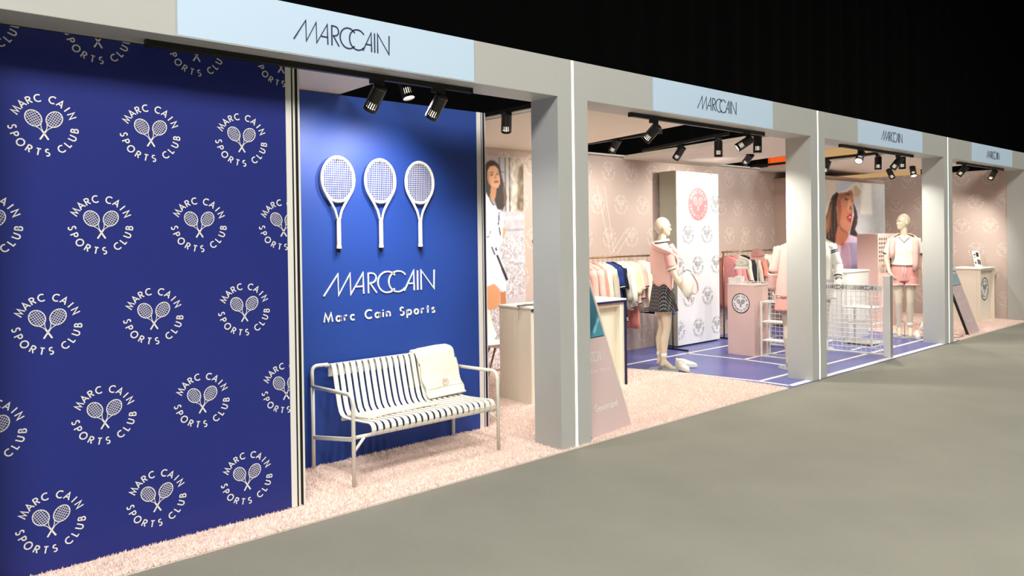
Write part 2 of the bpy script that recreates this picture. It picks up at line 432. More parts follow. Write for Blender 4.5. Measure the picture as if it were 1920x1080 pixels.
# ------------------------------------------------------------------ booth floors
SHAG = mat('pink_shag', (252,226,214), .95, noise=.09, nscale=70, bump=.8, bscale=150, sheen=.2, spec=.1)
def rug(name, label, poly, density):
    r = empty(name); MB().prism(poly, 0.001, .014).build('backing', SHAG, r)
    xs = [p[0] for p in poly]; ys = [p[1] for p in poly]
    def inside(x, y):
        c = False; n = len(poly)
        for i in range(n):
            a, b = poly[i], poly[i-1]
            if (a[1] > y) != (b[1] > y) and x < (b[0]-a[0])*(y-a[1])/(b[1]-a[1])+a[0]: c = not c
        return c
    vs = []; fs = []; rg = random.Random(3)
    n = int((max(xs)-min(xs))*(max(ys)-min(ys))*density)
    for _ in range(n):
        x = rg.uniform(min(xs), max(xs)); y = rg.uniform(min(ys), max(ys))
        if y > 1.2 and rg.random() < .45: continue
        if not inside(x, y): continue
        a = rg.uniform(0, 6.28); h = rg.uniform(.012, .026); e = .0058; dx, dy = rg.uniform(-.010, .010), rg.uniform(-.010, .010)
        c, s_ = math.cos(a)*e, math.sin(a)*e; i = len(vs)
        vs += [(x+c, y+s_, .010), (x-.5*c-.87*s_, y-.5*s_+.87*c, .010), (x-.5*c+.87*s_, y-.5*s_-.87*c, .010), (x+dx, y+dy, .008+h)]
        fs += [(i, i+1, i+3), (i+1, i+2, i+3), (i+2, i, i+3)]
    me = bpy.data.meshes.new('pile'); me.from_pydata(vs, [], fs); me.materials.append(SHAG)
    o = link_mesh('pile', me, r); o['kind'] = 'stuff'
    return tag(r, label, 'carpet', kind='structure')
rug('floor_carpet', 'long pale pink shag carpet under the bench and the slanted stand', [(-3.9,-.012),(3.19,-.012),(3.17,1.2),(2.88,1.95),(2.8,2.9),(-3.9,2.9)], 9000)
rug('floor_carpet', 'pale pink shag carpet in the farthest bay', [(8.2,-.01),(11.6,-.01),(11.6,2.9),(8.6,2.9),(8.35,1.0)], 5000)
COURT = mat('court_vinyl', (96,102,164), .30, noise=.05, nscale=1.5)
cf = MB().prism([(3.19,0),(8.2,0),(8.35,1.0),(8.6,2.9),(2.8,2.9),(2.88,1.95),(3.17,1.2)], .0008, .006).build('court_floor', COURT)
tag(cf, 'violet blue tennis court floor with white lines', 'floor', kind='structure')
LINE = mat('court_line_white', (236,234,232), .5)
def cline(pts, wd):
    P = [Vector(p) for p in pts]
    mb = MB(Matrix(((1,0,0,0),(0,0,1,0),(0,-1,0,0.0075),(0,0,0,1))))
    mb.ribbon([(p.x, p.y) for p in P], wd); o = mb.build('court_line', LINE, cf, fix=False); return o
cline([(2.92,2.06),(3.09,1.45),(3.19,1.2),(3.33,.45),(3.345,.06)], .05)
cline([(3.345,.05),(8.19,.05)], .075)
cline([(3.35,.41),(8.2,.40)], .05)
cline([(4.46,.40),(4.5,1.32),(4.42,2.15)], .05)
cline([(2.95,2.15),(8.4,2.15)], .05)
cline([(4.5,1.32),(7.0,1.32)], .05)
cline([(7.0,.40),(7.0,2.15)], .05)
cline([(6.2,.70),(7.6,.70)], .04)
# ------------------------------------------------------------------ spotlights
CORE = mat('lamp_core', (250,240,220), .3, emit=1.6)
GRILLE = mat('grille_black', (26,25,24), .5)
HOUS = mat('housing_black', (24,22,20), .35)
def fixture(label, pivot, d, top, group, lit=0, angle=60, glow=True, R=.046, Lh=.175, power_col=(1,.95,.88)):
    """pivot: where the stem meets the housing (world); d: aim; top: z of the rail underside."""
    d = Vector(d).normalized(); r = empty('spotlight', pivot); A = align(-d)   # +z local = towards the back cap
    c0 = d*(-.055)
    MB().box(-.05, .05, -.016, .016, top-pivot[2]-.03, top-pivot[2]).build('adapter', BLACK, r, bevel=.003)
    MB().tube([(0,0,top-pivot[2]-.025), (0,0,0)], .008, 8).build('stem', BLACK, r)
    def P(z): return Vector(d)*z
    # housing tube open to the front, rear half plain, front half slotted
    mb = MB(); mb.lathe([(R,0),(R,-.105),(R-.006,-.105),(R-.006,-.004)], 24, c0, A, cap=False)
    mb.build('housing', HOUS, r, smooth=False)
    cap = MB(); cap.lathe([(.001,.0015),(R-.003,.0015),(R,0)], 24, c0, A); cap_o = cap.build('back_cap', HOUS, r)
    g = MB()
    for k in range(-3, 4):
        e = math.sqrt(max(0, (R-.006)**2-(k*.0115)**2))
        g.M = (Matrix.Translation(c0) @ A.to_4x4()); g.box(-e, e, k*.0115-.0028, k*.0115+.0028, .0015, .0045)
    g.build('grille', GRILLE, cap_o)
    fn = MB()
    for k in range(18):
        a = 2*math.pi*k/18; fn.M = Matrix.Translation(c0) @ A.to_4x4() @ Matrix.Rotation(a, 4, 'Z')
        fn.box(R-.006, R, -.0048, .0048, -.152, -.104)
    fn.build('fin_ring', HOUS, r)
    MB().lathe([(R,-.150),(R,-Lh),(R-.006,-Lh),(R-.006,-.150)], 24, c0, A, cap=False).build('front_ring', HOUS, r)
    MB().lathe([(.002,-.100),(R-.012,-.104),(R-.012,-.150)], 20, c0, A, cap=False).build('reflector', CORE, r)
    MB().lathe([(.001,-.158),(R-.007,-.158),(R-.007,-.162),(.001,-.162)], 20, c0, A).build('lens', LENS if glow else mat('lens_off', (60,58,54), .2), r)
    if lit:
        s = spot('spotlight_beam', tuple(Vector(pivot)+c0+d*(Lh+.005)), d, lit, power_col, angle, .7, .035)
    return tag(r, label, 'spotlight', group)
FR = 2.669
fixture('front spotlight aimed at the left racket, nearest the striped profile', (-1.645,.16,2.575), (-.05,.68,-.73), FR, 'spotlights on the front tracks', 46, 120)
fixture('front spotlight above the right racket on the blue wall', (-1.16,.16,2.57), (-.06,.66,-.74), FR, 'spotlights on the front tracks', 42, 115)
fixture('front spotlight at the left end of the second track, above the clothes rail', (1.20,.16,2.575), (-.10,.72,-.66), FR, 'spotlights on the front tracks', 55, 85)
fixture('front spotlight at the right end of the second track, turned sideways', (2.72,.16,2.585), (-.55,.60,-.52), FR, 'spotlights on the front tracks', 40, 85)
fixture('glowing front spotlight at the left end of the third track', (5.33,.16,2.60), (-.72,-.12,-.62), FR, 'spotlights on the front tracks', 15, 85)
fixture('front spotlight at the right end of the third track', (6.47,.16,2.59), (-.05,.60,-.76), FR, 'spotlights on the front tracks', 45, 85)
fixture('front spotlight at the left end of the farthest track', (8.97,.16,2.60), (-.05,.65,-.75), FR, 'spotlights on the front tracks', 70, 85)
fixture('front spotlight at the right end of the farthest track', (10.38,.16,2.60), (.45,.55,-.70), FR, 'spotlights on the front tracks', 90, 85)
# tracks along the ceiling panel edges with downlights
def edge_track(a, b, label, z=2.76):
    a, b = Vector((*a, 0)), Vector((*b, 0)); r = empty('light_track', (*a.xy, z)); t = (b-a); ang = math.atan2(t.y, t.x)
    mb = MB(Matrix.Rotation(ang, 4, 'Z')); mb.box(0, t.length, -.018, .018, -.036, 0); mb.build('rail', BLACK, r)
    mb = MB(Matrix.Rotation(ang, 4, 'Z')); mb.box(-.015, 0, -.02, .02, -.038, 0); mb.build('end_cap', BLACK, r)
    tag(r, label, 'light track', 'tracks along the ceiling panels')
edge_track((-1.232,.32), (-1.10,2.8), 'black ceiling track over the blue racket wall', 2.96)
edge_track((.12,.35), (.12,2.8), 'black ceiling track beside the panel over the counter')
edge_track((2.32,.95), (2.46,2.7), 'black ceiling track above the long clothes rail')
edge_track((3.05,.6), (3.58,2.2), 'black ceiling track left of the panel over the tall white board')
edge_track((3.33,.33), (3.36,.52), 'short black track stub beside the second front track')
edge_track((4.9,1.0), (5.0,2.75), 'black ceiling track crossing the panel over the tall white board')
edge_track((6.62,.36), (7.0,2.7), 'black ceiling track over the net')
edge_track((7.22,.34), (7.30,1.2), 'short black ceiling track at the right of the net bay')
edge_track((8.80,.36), (9.25,1.9), 'black ceiling track over the mannequin in pink shorts')
DN = (0,0,-1)
def down(label, p, lit, glow=True, angle=130, aim=None, top=2.724): fixture(label, (p[0], p[1], p[2]+.03), (0.001,.02,-1) if aim is None else aim, top, 'downlights inside the booth', lit, angle, glow)
WASH = (.05,.66,-.75)
down('glowing downlight above the top edge of the blue racket wall', (-1.232,.463,2.72), 42, True, 130, (.1,-.30,-1), 2.924)
down('downlight left of the grey post, in front of the poster of a woman', (.12,.92,2.64), 60, True, 130, (.35,.45,-.82))
down('dim downlight in the dark gap above the long clothes rail', (2.38,1.62,2.66), 68, False, 120, WASH)
down('dark downlight above the mannequin in the tweed skirt', (3.43,1.50,2.63), 55, False, 120, WASH)
down('glowing downlight in the middle of the second bay', (3.18,.80,2.60), 110, True, 140)
down('glowing downlight close to the right post of the second bay', (3.33,.40,2.62), 38, True, 140)
down('dark downlight before the small orange panel', (4.97,1.50,2.64), 75, False, 120, (.25,.75,-.62))
down('upper of two glowing downlights at the left of the net bay', (6.65,.50,2.60), 100, True, 140)
down('lower of two glowing downlights at the left of the net bay', (6.78,1.30,2.62), 60, True, 120, (.1,.4,-.9))
down('glowing downlight in front of the cap poster', (9.13,1.35,2.62), 55, True, 130, (.35,-.25,-.9))
down('glowing downlight above the mannequin in pink shorts', (8.97,.92,2.62), 75, True, 120, (-.35,-.25,-.88))
down('added downlight with dark lens by the right end of the third front track', (7.22,.40,2.63), 42, False, 140)  # lamp added to brighten the inner face of the nearby post
# ------------------------------------------------------------------ rackets on the blue wall
GRIP = mat('racket_grip', (236,228,212), .7, bump=.3, bscale=120)
RFRAME = mat('racket_frame', (240,236,226), .35)
STRING = mat('racket_string', (244,242,238), .5)
def racket():
    r = empty('tennis_racket')
    cz = -.175; a, b = .131, .163
    fr = MB(); fr.tube([(a*math.cos(2*math.pi*k/40), 0, cz+b*math.sin(2*math.pi*k/40)) for k in range(40)], .0105, 8, closed=True, flat=(1, 1.15))
    fr.build('head_frame', RFRAME, r, smooth=True)
    for s in (-1, 1):
        MB().tube([(s*.109,0,-.264), (s*.085,0,-.305), (s*.055,0,-.352), (s*.028,0,-.400), (s*.015,0,-.440), (s*.0125,0,-.470)], [.0105,.0105,.010,.0095,.009,.009], 8).build('throat_arm', RFRAME, r, smooth=True)
    MB().tube([(-.043,0,-.330), (-.02,0,-.336), (.02,0,-.336), (.043,0,-.330)], .0075, 8).build('bridge_bumper', BLACK, r)
    st = MB(); pitch = .0162
    for k in range(-7, 8):
        x = k*pitch; e = b*math.sqrt(max(0, 1-(x/a)**2)); st.box(x-.0011, x+.0011, -.0011, .0011, cz-e, cz+e)
    for k in range(-9, 10):
        z = k*pitch; e = a*math.sqrt(max(0, 1-(z/b)**2)); st.box(-e, e, -.0011, .0011, cz+z-.0011, cz+z+.0011)
    st.build('string_bed', STRING, r)
    MB().loft([[(math.cos(math.pi/4*k+.39)*q, math.sin(math.pi/4*k+.39)*q*.85, z) for k in range(8)] for q, z in ((.015,-.455),(.0165,-.475),(.0165,-.655),(.019,-.665),(.019,-.681))]).build('grip', GRIP, r)
    cpo = MB().lathe([(.0175,-.681),(.0165,-.686),(.001,-.686)], 12).build('butt_cap', BLACK, r)
    MB().tube([(0,.028,-.67), (0,.012,-.700), (0,-.006,-.706), (0,-.012,-.690)], .009, 8).build('wall_hook', BLACK, r)
    MB().tube([(0,.028,-.05), (0,0,-.03)], .005, 6).build('wall_hook', BLACK, r)
    return r
p = racket()
for i, (x, n) in enumerate(((-1.527,'left'), (-1.170,'middle'), (-.810,'right'))):
    o = p if i == 0 else copy_tree(p)
    o.location = (x, .910, 2.258)
    tag(o, 'white tennis racket hung on the blue wall, %s one of three' % n, 'racket', 'rackets on the blue wall')

# ------------------------------------------------------------------ slatted bench
B = empty('slatted_bench', (-1.135, .62, 0))
BM = OFFW
def bx(x, y, z): return (x+1.135, y-.62, z)
prof = [(.905,.655),(.905,.700),(.897,.730),(.880,.748),(.862,.747),(.848,.730),(.838,.700),(.800,.555),(.775,.470),(.757,.428),(.730,.402),(.695,.392),(.60,.395),(.45,.405),(.36,.414),(.335,.412),(.315,.398),(.308,.375),(.315,.350),(.335,.335),(.36,.333)]
def slat_rings(wd, th):
    P = [Vector((0, y, z)) for y, z in prof]; out = []
    for i, q in enumerate(P):
        t = (P[min(i+1, len(P)-1)]-P[max(i-1, 0)]).normalized(); n = Vector((0, -t.z, t.y))
        out.append([tuple(q+Vector((sx*wd/2, 0, 0))+n*(sn*th/2)) for sx, sn in ((-1,-1),(1,-1),(1,1),(-1,1))])
    return out
sm = MB(Matrix.Translation((0,-.62,0))); sm.loft(slat_rings(.034, .006)); sme = sm.mesh('slat', BM, True)
bm = bmesh.new(); bm.from_mesh(sme); bmesh.ops.recalc_face_normals(bm, faces=bm.faces); bm.to_mesh(sme); bm.free()
sme.polygons.foreach_set('use_smooth', [False]*len(sme.polygons))
NS = 21; SX = [-1.615+(1.615-.585)*k/(NS-1) for k in range(NS)]
for x in SX: link_mesh('slat', sme, B, (x+1.135, 0, 0))
for s, x in ((-1,-1.755), (1,-.515)):
    xs = -1.64 if s < 0 else -.56
    MB().tube(fillet([bx(x,.335,0), bx(x,.335,.622), bx(x,.905,.600)], .07, 6), .0135, 10).build('armrest_leg', BM, B, smooth=True)
    MB().tube([bx(x,.905,0), bx(x,.905,.600)], .0135, 10).build('leg', BM, B, smooth=True)
    MB().tube(fillet([bx(x,.905,.59), bx(x,.915,.745), bx(xs,.893,.745)], .05, 6), .0135, 10).build('back_end_tube', BM, B, smooth=True)
    MB().loft([[(x+1.135-.008,y,z-.014),(x+1.135+.008,y,z-.014),(x+1.135+.008,y,z+.014),(x+1.135-.008,y,z+.014)] for y, z in ((.335-.62,.332),(.905-.62,.238))]).build('side_rail', BM, B, bevel=.003)
    MB().tube([bx(x,.337,.245), bx(x-s*.085,.345,.330)], .010, 8).build('corner_brace', BM, B, smooth=True)
MB().tube([bx(-1.66,.893,.738), bx(-.54,.893,.738)], .0115, 10).build('back_rail', BM, B, smooth=True)
MB().tube([bx(-1.755,.37,.332), bx(-.515,.37,.332)], .013, 10).build('front_rail', BM, B, smooth=True)
MB().tube([bx(-1.63,.72,.377), bx(-.57,.72,.377)], .012, 10).build('rear_seat_rail', BM, B, smooth=True)
tag(B, 'off-white slatted metal bench with tube armrests before the blue wall', 'bench')

# towel draped over the back of the bench
TOW = mat('towel_terry', (232,230,212), .95, noise=.05, nscale=60, bump=.7, bscale=160, sheen=.3)
T = empty('towel', (-.735, .62, 0))
tp = [(.935,.47),(.932,.62),(.928,.72),(.915,.765),(.880,.778),(.850,.770),(.828,.735),(.805,.655),(.785,.585),(.768,.530),(.752,.488),(.738,.462),(.720,.432),(.700,.416)]
def dens(pf, n):
    out = []
    for i in range(len(pf)-1):
        for k in range(n): t = k/n; out.append((pf[i][0]*(1-t)+pf[i+1][0]*t, pf[i][1]*(1-t)+pf[i+1][1]*t))
    return out+[pf[-1]]
rows = []
P = dens(tp, 4)
for i, (y, z) in enumerate(P):
    row = []
    fcur = i/len(P)
    for k in range(25):
        u = k/24*2-1; x = .178*u+.006*math.sin(i*.5+k)
        cr = .012 if abs(u) > .93 and False else 0
        row.append((x+fcur*.035-.012, y-.62-.004*math.sin(3*u+i*.25), z+.004*math.sin(2.2*u+.7)-(.035*max(0, abs(u)-.82)/.18 if .25 < fcur < .5 else 0)))
    rows.append(row)
MB().grid(rows).build('terry_cloth', TOW, T, smooth=True, solid=.014)
bd = mat('towel_band', (222,222,204), .8)
i0 = next(i for i, q in enumerate(P) if i > 24 and q[1] < .545); i1 = next(i for i, q in enumerate(P) if i > 24 and q[1] < .478)
MB().grid([[(x_, y_-.0085, z_) for x_, y_, z_ in rw] for rw in rows[i0:i1+1]]).build('woven_border', bd, T, smooth=True, solid=.003)
ERO = mat('towel_embroidery', (206,160,144), .8)
e = emblem_mb(True, 1.6).build('embroidered_emblem', ERO, T); e.scale = (.17,)*3; e.location = (.03, .765-.62-.019, .512); e.rotation_euler = (-.28,0,0)
rg = MB(); rg.ribbon(arc(0,0,.030,.030,0,354,30), .0022, 0, True); o = rg.build('embroidered_ring', ERO, T, loc=(.03,.765-.62-.019,.512)); o.rotation_euler = (-.28,0,0)
tag(T, 'cream terry towel with round emblem draped over the bench back', 'towel')
# flat cloth lying on the seat
rows = []
for i in range(17):
    v = i/16; row = []
    for k in range(31):
        u = k/30
        x = -1.60+.62*u+.04*v; y0 = .70-.03*u; y1 = .47+.05*math.sin(u*2.2)
        y = y0*(1-v)+y1*v
        z = np.interp(y, [.36,.45,.60,.695,.75], [.414,.405,.395,.392,.41])+.011+.004*math.sin(u*13+v*4)*math.sin(v*7)
        row.append((x+1.29, y-.58, z))
    rows.append(row)
c = MB().grid(rows).build('folded_cloth', mat('beige_cloth', (226,212,196), .95, bump=.6, bscale=140, noise=.06, nscale=50), smooth=True, solid=.012, loc=(-1.29,.58,0))
tag(c, 'beige pink cloth lying flat on the left half of the bench seat', 'cloth')
# poster print shapes: (colour, edge softness, outline in metres on the poster)
PRINT_WOMAN = [
 ((52,38,30),1.2,[(1.484,2.496),(1.523,2.539),(1.577,2.56),(1.639,2.554),(1.693,2.518),(1.723,2.472),(1.737,2.401),(1.767,2.307),(1.797,2.2),(1.82,2.129),(1.811,2.068),(1.778,2.008),(1.745,1.957),(1.714,1.983),(1.69,1.959),(1.667,1.97),(1.63,2.077),(1.57,2.134),(1.523,2.11),(1.486,2.168),(1.472,2.214),(1.475,2.39)]),
 ((120,88,62),1.5,[(1.767,2.271),(1.801,2.176),(1.816,2.104),(1.794,2.032),(1.77,2.032),(1.78,2.128),(1.758,2.223)]),
 ((222,168,126),0.6,[(1.521,2.433),(1.56,2.486),(1.638,2.501),(1.684,2.47),(1.702,2.418),(1.716,2.353),(1.717,2.281),(1.687,2.233),(1.633,2.219),(1.579,2.241),(1.542,2.287),(1.52,2.345)]),
 ((196,140,104),1.2,[(1.521,2.421),(1.552,2.423),(1.555,2.334),(1.579,2.247),(1.542,2.281),(1.52,2.345)]),
 ((204,146,108),0.8,[(1.572,2.252),(1.664,2.232),(1.647,2.136),(1.614,2.047),(1.554,2.122)]),
 ((60,36,28),0.4,[(1.551,2.405),(1.575,2.423),(1.613,2.417),(1.608,2.41),(1.578,2.414)]),
 ((60,36,28),0.4,[(1.652,2.421),(1.683,2.432),(1.699,2.421),(1.68,2.424)]),
 ((48,30,26),0.3,[(1.559,2.382),(1.586,2.392),(1.617,2.388),(1.589,2.374)]),
 ((48,30,26),0.3,[(1.648,2.394),(1.673,2.403),(1.698,2.4),(1.675,2.387)]),
 ((190,126,96),0.6,[(1.636,2.383),(1.648,2.383),(1.663,2.345),(1.635,2.338),(1.627,2.347)]),
 ((176,72,70),0.3,[(1.616,2.304),(1.658,2.322),(1.697,2.314),(1.69,2.297),(1.657,2.289),(1.626,2.292)]),
 ((238,242,246),0.5,[(1.479,2.191),(1.524,2.133),(1.598,2.029),(1.629,2.029),(1.667,1.982),(1.73,1.953),(1.759,1.864),(1.758,1.768),(1.739,1.625),(1.747,1.589),(1.682,1.494),(1.715,1.404),(1.473,1.411),(1.462,1.628),(1.471,2.191)]),
 ((206,214,226),1.5,[(1.629,1.982),(1.69,1.935),(1.687,1.768),(1.624,1.745),(1.611,1.863)]),
 ((206,214,226),1.5,[(1.499,1.627),(1.607,1.65),(1.684,1.589),(1.667,1.506),(1.559,1.556)]),
 ((24,26,40),0.3,[(1.521,2.147),(1.536,2.143),(1.599,2.038),(1.629,2.029),(1.626,2.02),(1.591,2.026)]),
 ((24,26,40),0.3,[(1.69,1.947),(1.706,1.935),(1.691,1.792),(1.675,1.78),(1.686,1.863)]),
 ((24,26,40),0.3,[(1.553,1.719),(1.568,1.714),(1.521,1.634),(1.487,1.637),(1.534,1.662)]),
 ((24,26,40),0.3,[(1.684,1.756),(1.699,1.761),(1.723,1.661),(1.707,1.651)]),
 ((24,26,40),0.3,[(1.623,1.507),(1.645,1.516),(1.66,1.476),(1.635,1.471)]),
 ((224,160,118),0.5,[(1.757,1.756),(1.8,1.744),(1.793,1.684),(1.766,1.63),(1.741,1.634),(1.752,1.696)]),
 ((30,30,44),0.3,[(1.562,1.526),(1.58,1.526),(1.634,1.424),(1.612,1.419)]),
 ((242,244,248),0.5,[(1.472,1.429),(1.705,1.423),(1.77,1.279),(1.799,0.985),(1.765,0.962),(1.631,1.066),(1.465,1.037)]),
 ((24,26,40),0.3,[(1.637,1.425),(1.671,1.424),(1.827,1.12),(1.793,1.103)]),
 ((220,158,112),0.5,[(1.448,1.037),(1.604,1.082),(1.697,0.985),(1.695,0.856),(1.668,0.787),(1.443,0.759)]),
 ((196,128,88),0.5,[(1.697,0.972),(1.782,0.98),(1.788,0.811),(1.702,0.798)]),
 ((176,200,232),1,[(1.424,0.609),(1.573,0.615),(1.638,0.513),(1.585,0.39),(1.419,0.331)]),
 ((30,40,70),0.4,[(1.421,0.4),(1.587,0.454),(1.611,0.426),(1.436,0.342)])]
PRINT_CAP = [
 ((30,22,20),1,[(8.577,2.314),(8.438,2.26),(8.311,2.148),(8.22,1.98),(8.155,1.896),(8.148,1.53),(8.386,1.468),(8.512,1.433),(8.587,1.593),(8.627,1.746),(8.585,2.017),(8.664,2.291)]),
 ((168,104,58),2,[(8.401,2.2),(8.256,2.013),(8.183,1.896),(8.177,1.613),(8.284,1.679),(8.343,1.931)]),
 ((196,130,76),2,[(8.183,1.896),(8.155,1.879),(8.151,1.68),(8.222,1.746)]),
 ((44,30,26),1,[(9.173,2.164),(9.295,2.026),(9.339,1.903),(9.313,1.78),(9.229,1.692),(9.333,1.595),(9.284,1.512),(9.137,1.514),(9.031,1.606),(9.095,1.745),(9.207,1.937)]),
 ((198,130,96),0.5,[(8.613,2.29),(8.805,2.332),(9.032,2.377),(9.131,2.364),(9.183,2.273),(9.174,2.199),(9.146,1.989),(9.13,1.954),(9.096,1.806),(9.048,1.675),(8.959,1.615),(8.865,1.607),(8.681,1.677),(8.573,1.78),(8.534,2.017),(8.56,2.187)]),
 ((226,166,130),2,[(8.971,2.195),(9.067,2.215),(9.102,2.093),(9.043,1.988),(8.93,2.022)]),
 ((160,92,66),2,[(8.563,2.187),(8.692,2.223),(8.724,1.985),(8.645,1.746),(8.567,1.814),(8.542,2.017)]),
 ((186,116,84),1,[(8.573,1.754),(8.997,1.61),(8.88,1.431),(8.712,1.395),(8.451,1.462)]),
 ((156,98,72),3,[(8.613,2.29),(8.805,2.329),(9.116,2.364),(9.176,2.287),(8.935,2.27),(8.636,2.195)]),
 ((150,90,66),2,[(8.573,1.78),(8.681,1.677),(8.902,1.607),(8.963,1.624),(8.718,1.715),(8.604,1.848)]),
 ((214,128,104),3,[(8.781,2.054),(8.931,2.07),(8.91,1.978),(8.779,1.977)]),
 ((232,182,150),1.5,[(9.066,2.197),(9.112,2.198),(9.133,2.073),(9.087,2.072)]),
 ((112,70,44),0.8,[(8.373,2.183),(8.394,2.183),(8.338,1.88),(8.388,1.527),(8.352,1.528),(8.302,1.88)]),
 ((140,88,52),0.8,[(8.292,2.047),(8.313,2.048),(8.258,1.78),(8.281,1.529),(8.246,1.529),(8.223,1.78)]),
 ((96,62,42),0.8,[(8.473,2.185),(8.494,2.185),(8.48,1.813),(8.502,1.475),(8.466,1.476),(8.444,1.813)]),
 ((110,72,48),0.8,[(9.248,2.025),(9.271,2.026),(9.29,1.815),(9.194,1.657),(9.17,1.657),(9.259,1.815)]),
 ((178,118,96),0.8,[(8.514,2.084),(8.551,2.098),(8.564,2.034),(8.534,2.003)]),
 ((40,26,24),0.4,[(8.803,2.243),(8.885,2.228),(8.983,2.209),(8.933,2.194),(8.855,2.21)]),
 ((40,26,24),0.4,[(9.105,2.205),(9.166,2.189),(9.158,2.171)]),
 ((50,32,28),0.5,[(8.834,2.278),(8.936,2.312),(9.012,2.321),(9.038,2.294),(8.935,2.291)]),
 ((150,84,62),0.6,[(9.064,2.11),(9.11,2.073),(9.063,2.027),(8.972,2.036),(9.018,2.05)]),
 ((176,44,58),0.4,[(8.901,1.904),(9.062,1.971),(9.122,1.944),(9.106,1.893),(9.073,1.797),(8.99,1.828)]),
 ((240,230,224),0.3,[(8.992,1.901),(9.08,1.922),(9.083,1.898),(9.014,1.88)]),
 ((196,206,222),0.6,[(8.578,2.391),(8.697,2.488),(8.96,2.555),(9.267,2.556),(9.188,2.494),(8.881,2.366),(8.566,2.329)]),
 ((232,228,216),0.4,[(8.563,2.329),(8.881,2.369),(9.18,2.5),(9.422,2.509),(9.508,2.402),(9.49,2.316),(9.386,2.253),(9.26,2.25),(9.199,2.312),(9.179,2.444),(8.955,2.347),(8.768,2.325)]),
 ((206,182,150),0.6,[(9.194,2.445),(9.304,2.466),(9.479,2.383),(9.458,2.303),(9.37,2.26),(9.26,2.257),(9.207,2.312)]),
 ((30,24,22),0.4,[(8.323,2.182),(8.403,2.267),(8.563,2.332),(8.584,2.319),(8.424,2.248),(8.344,2.182)]),
 ((232,200,220),0.8,[(8.386,1.443),(8.749,1.386),(9.035,1.592),(9.285,1.555),(9.569,1.494),(9.728,1.366),(9.805,1.13),(9.806,0.408),(8.127,0.517),(8.146,1.456)]),
 ((206,200,236),3,[(9.014,1.502),(9.402,1.514),(9.679,1.367),(9.756,1.132),(9.741,0.43),(9.031,0.476)]),
 ((226,168,192),1,[(8.422,1.434),(8.711,1.378),(8.996,1.563),(9.007,1.519),(8.785,1.333),(8.565,1.372)]),
 ((206,166,186),1,[(9.67,0.955),(9.776,1.131),(9.798,0.426),(9.619,0.438)]),
 ((244,240,246),0.4,[(8.547,1.39),(8.572,1.386),(8.704,1.027),(8.675,1.028)]),
 ((244,240,246),0.4,[(8.981,1.398),(9.012,1.398),(9.064,0.996),(9.034,0.997)]),
 ((240,190,206),0.6,[(9.347,1.18),(9.435,1.198),(9.545,1.138),(9.451,1.043)])]
# ------------------------------------------------------------------ printed posters and screens (colour per vertex on a fine flat grid)
class Canvas:
    def __init__(s, x0, x1, z0, z1, step):
        s.x0, s.x1, s.z0, s.z1 = x0, x1, z0, z1
        s.nx = int(round((x1-x0)/step[0]))+1; s.nz = int(round((z1-z0)/step[1]))+1
        s.X, s.Z = np.meshgrid(np.linspace(x0, x1, s.nx), np.linspace(z0, z1, s.nz)); s.a = np.zeros((s.nz, s.nx, 3)); s.rg = np.random.RandomState(5)
    def grad(s, c0, c1, z0=None, z1=None, x0=None, x1=None):
        z0 = s.z0 if z0 is None else z0; z1 = s.z1 if z1 is None else z1
        m = (s.Z >= z0) & (s.Z <= z1) & (s.X >= (s.x0 if x0 is None else x0)) & (s.X <= (s.x1 if x1 is None else x1))
        t = np.clip((s.Z-z0)/(z1-z0), 0, 1)[..., None]
        s.a[m] = ((np.array(c0)*(1-t)+np.array(c1)*t)/255)[m]
    def blur(s, m, r):
        for _ in range(int(r)):
            p = np.pad(m, 1, mode='edge'); m = (p[:-2,1:-1]+p[2:,1:-1]+p[1:-1,:-2]+p[1:-1,2:]+2*p[1:-1,1:-1])/6
        return m
    def poly(s, pts, col, soft=1):
        m = np.zeros(s.X.shape, bool); n = len(pts)
        for i in range(n):
            (xa, za), (xb, zb) = pts[i], pts[i-1]
            if za == zb: continue
            c = ((za > s.Z) != (zb > s.Z)) & (s.X < (xb-xa)*(s.Z-za)/(zb-za)+xa); m ^= c
        k = s.blur(m.astype(float), max(1, soft*2))[..., None]
        s.a = s.a*(1-k)+np.array(col)/255*k
    def noise(s, amp, cells, z0, z1, x0=-99, x1=99):
        ny, nx = cells; g = s.rg.rand(ny, nx)
        zi = np.clip(((s.Z-s.z0)/(s.z1-s.z0))*(ny-1), 0, ny-1.001); xi = np.clip(((s.X-s.x0)/(s.x1-s.x0))*(nx-1), 0, nx-1.001)
        a, b = zi.astype(int), xi.astype(int); fz, fx = zi-a, xi-b
        v = g[a,b]*(1-fz)*(1-fx)+g[a+1,b]*fz*(1-fx)+g[a,b+1]*(1-fz)*fx+g[a+1,b+1]*fz*fx
        m = (s.Z >= z0) & (s.Z <= z1) & (s.X >= x0) & (s.X <= x1)
        s.a[m] += ((v-.5)*2*amp)[m][:, None]
    def build(s, name, material, parent, M=None):
        a = np.clip(s.a, 0, 1); l = np.where(a <= .04045, a/12.92, ((a+.055)/1.055)**2.4)
        vs = np.stack([s.X.ravel(), np.zeros(s.X.size), s.Z.ravel()], 1)
        idx = np.arange(s.nz*s.nx).reshape(s.nz, s.nx)
        fs = np.stack([idx[:-1,:-1].ravel(), idx[:-1,1:].ravel(), idx[1:,1:].ravel(), idx[1:,:-1].ravel()], 1)
        me = bpy.data.meshes.new(name); me.from_pydata(vs.tolist(), [], fs.tolist()); me.materials.append(material)
        at = me.color_attributes.new('print', 'FLOAT_COLOR', 'POINT')
        at.data.foreach_set('color', np.concatenate([l.reshape(-1,3), np.ones((s.X.size,1))], 1).ravel())
        o = link_mesh(name, me, parent)
        if M: o.matrix_local = M
        return o
PRINT = vcol_mat('printed_picture', .55, .08)
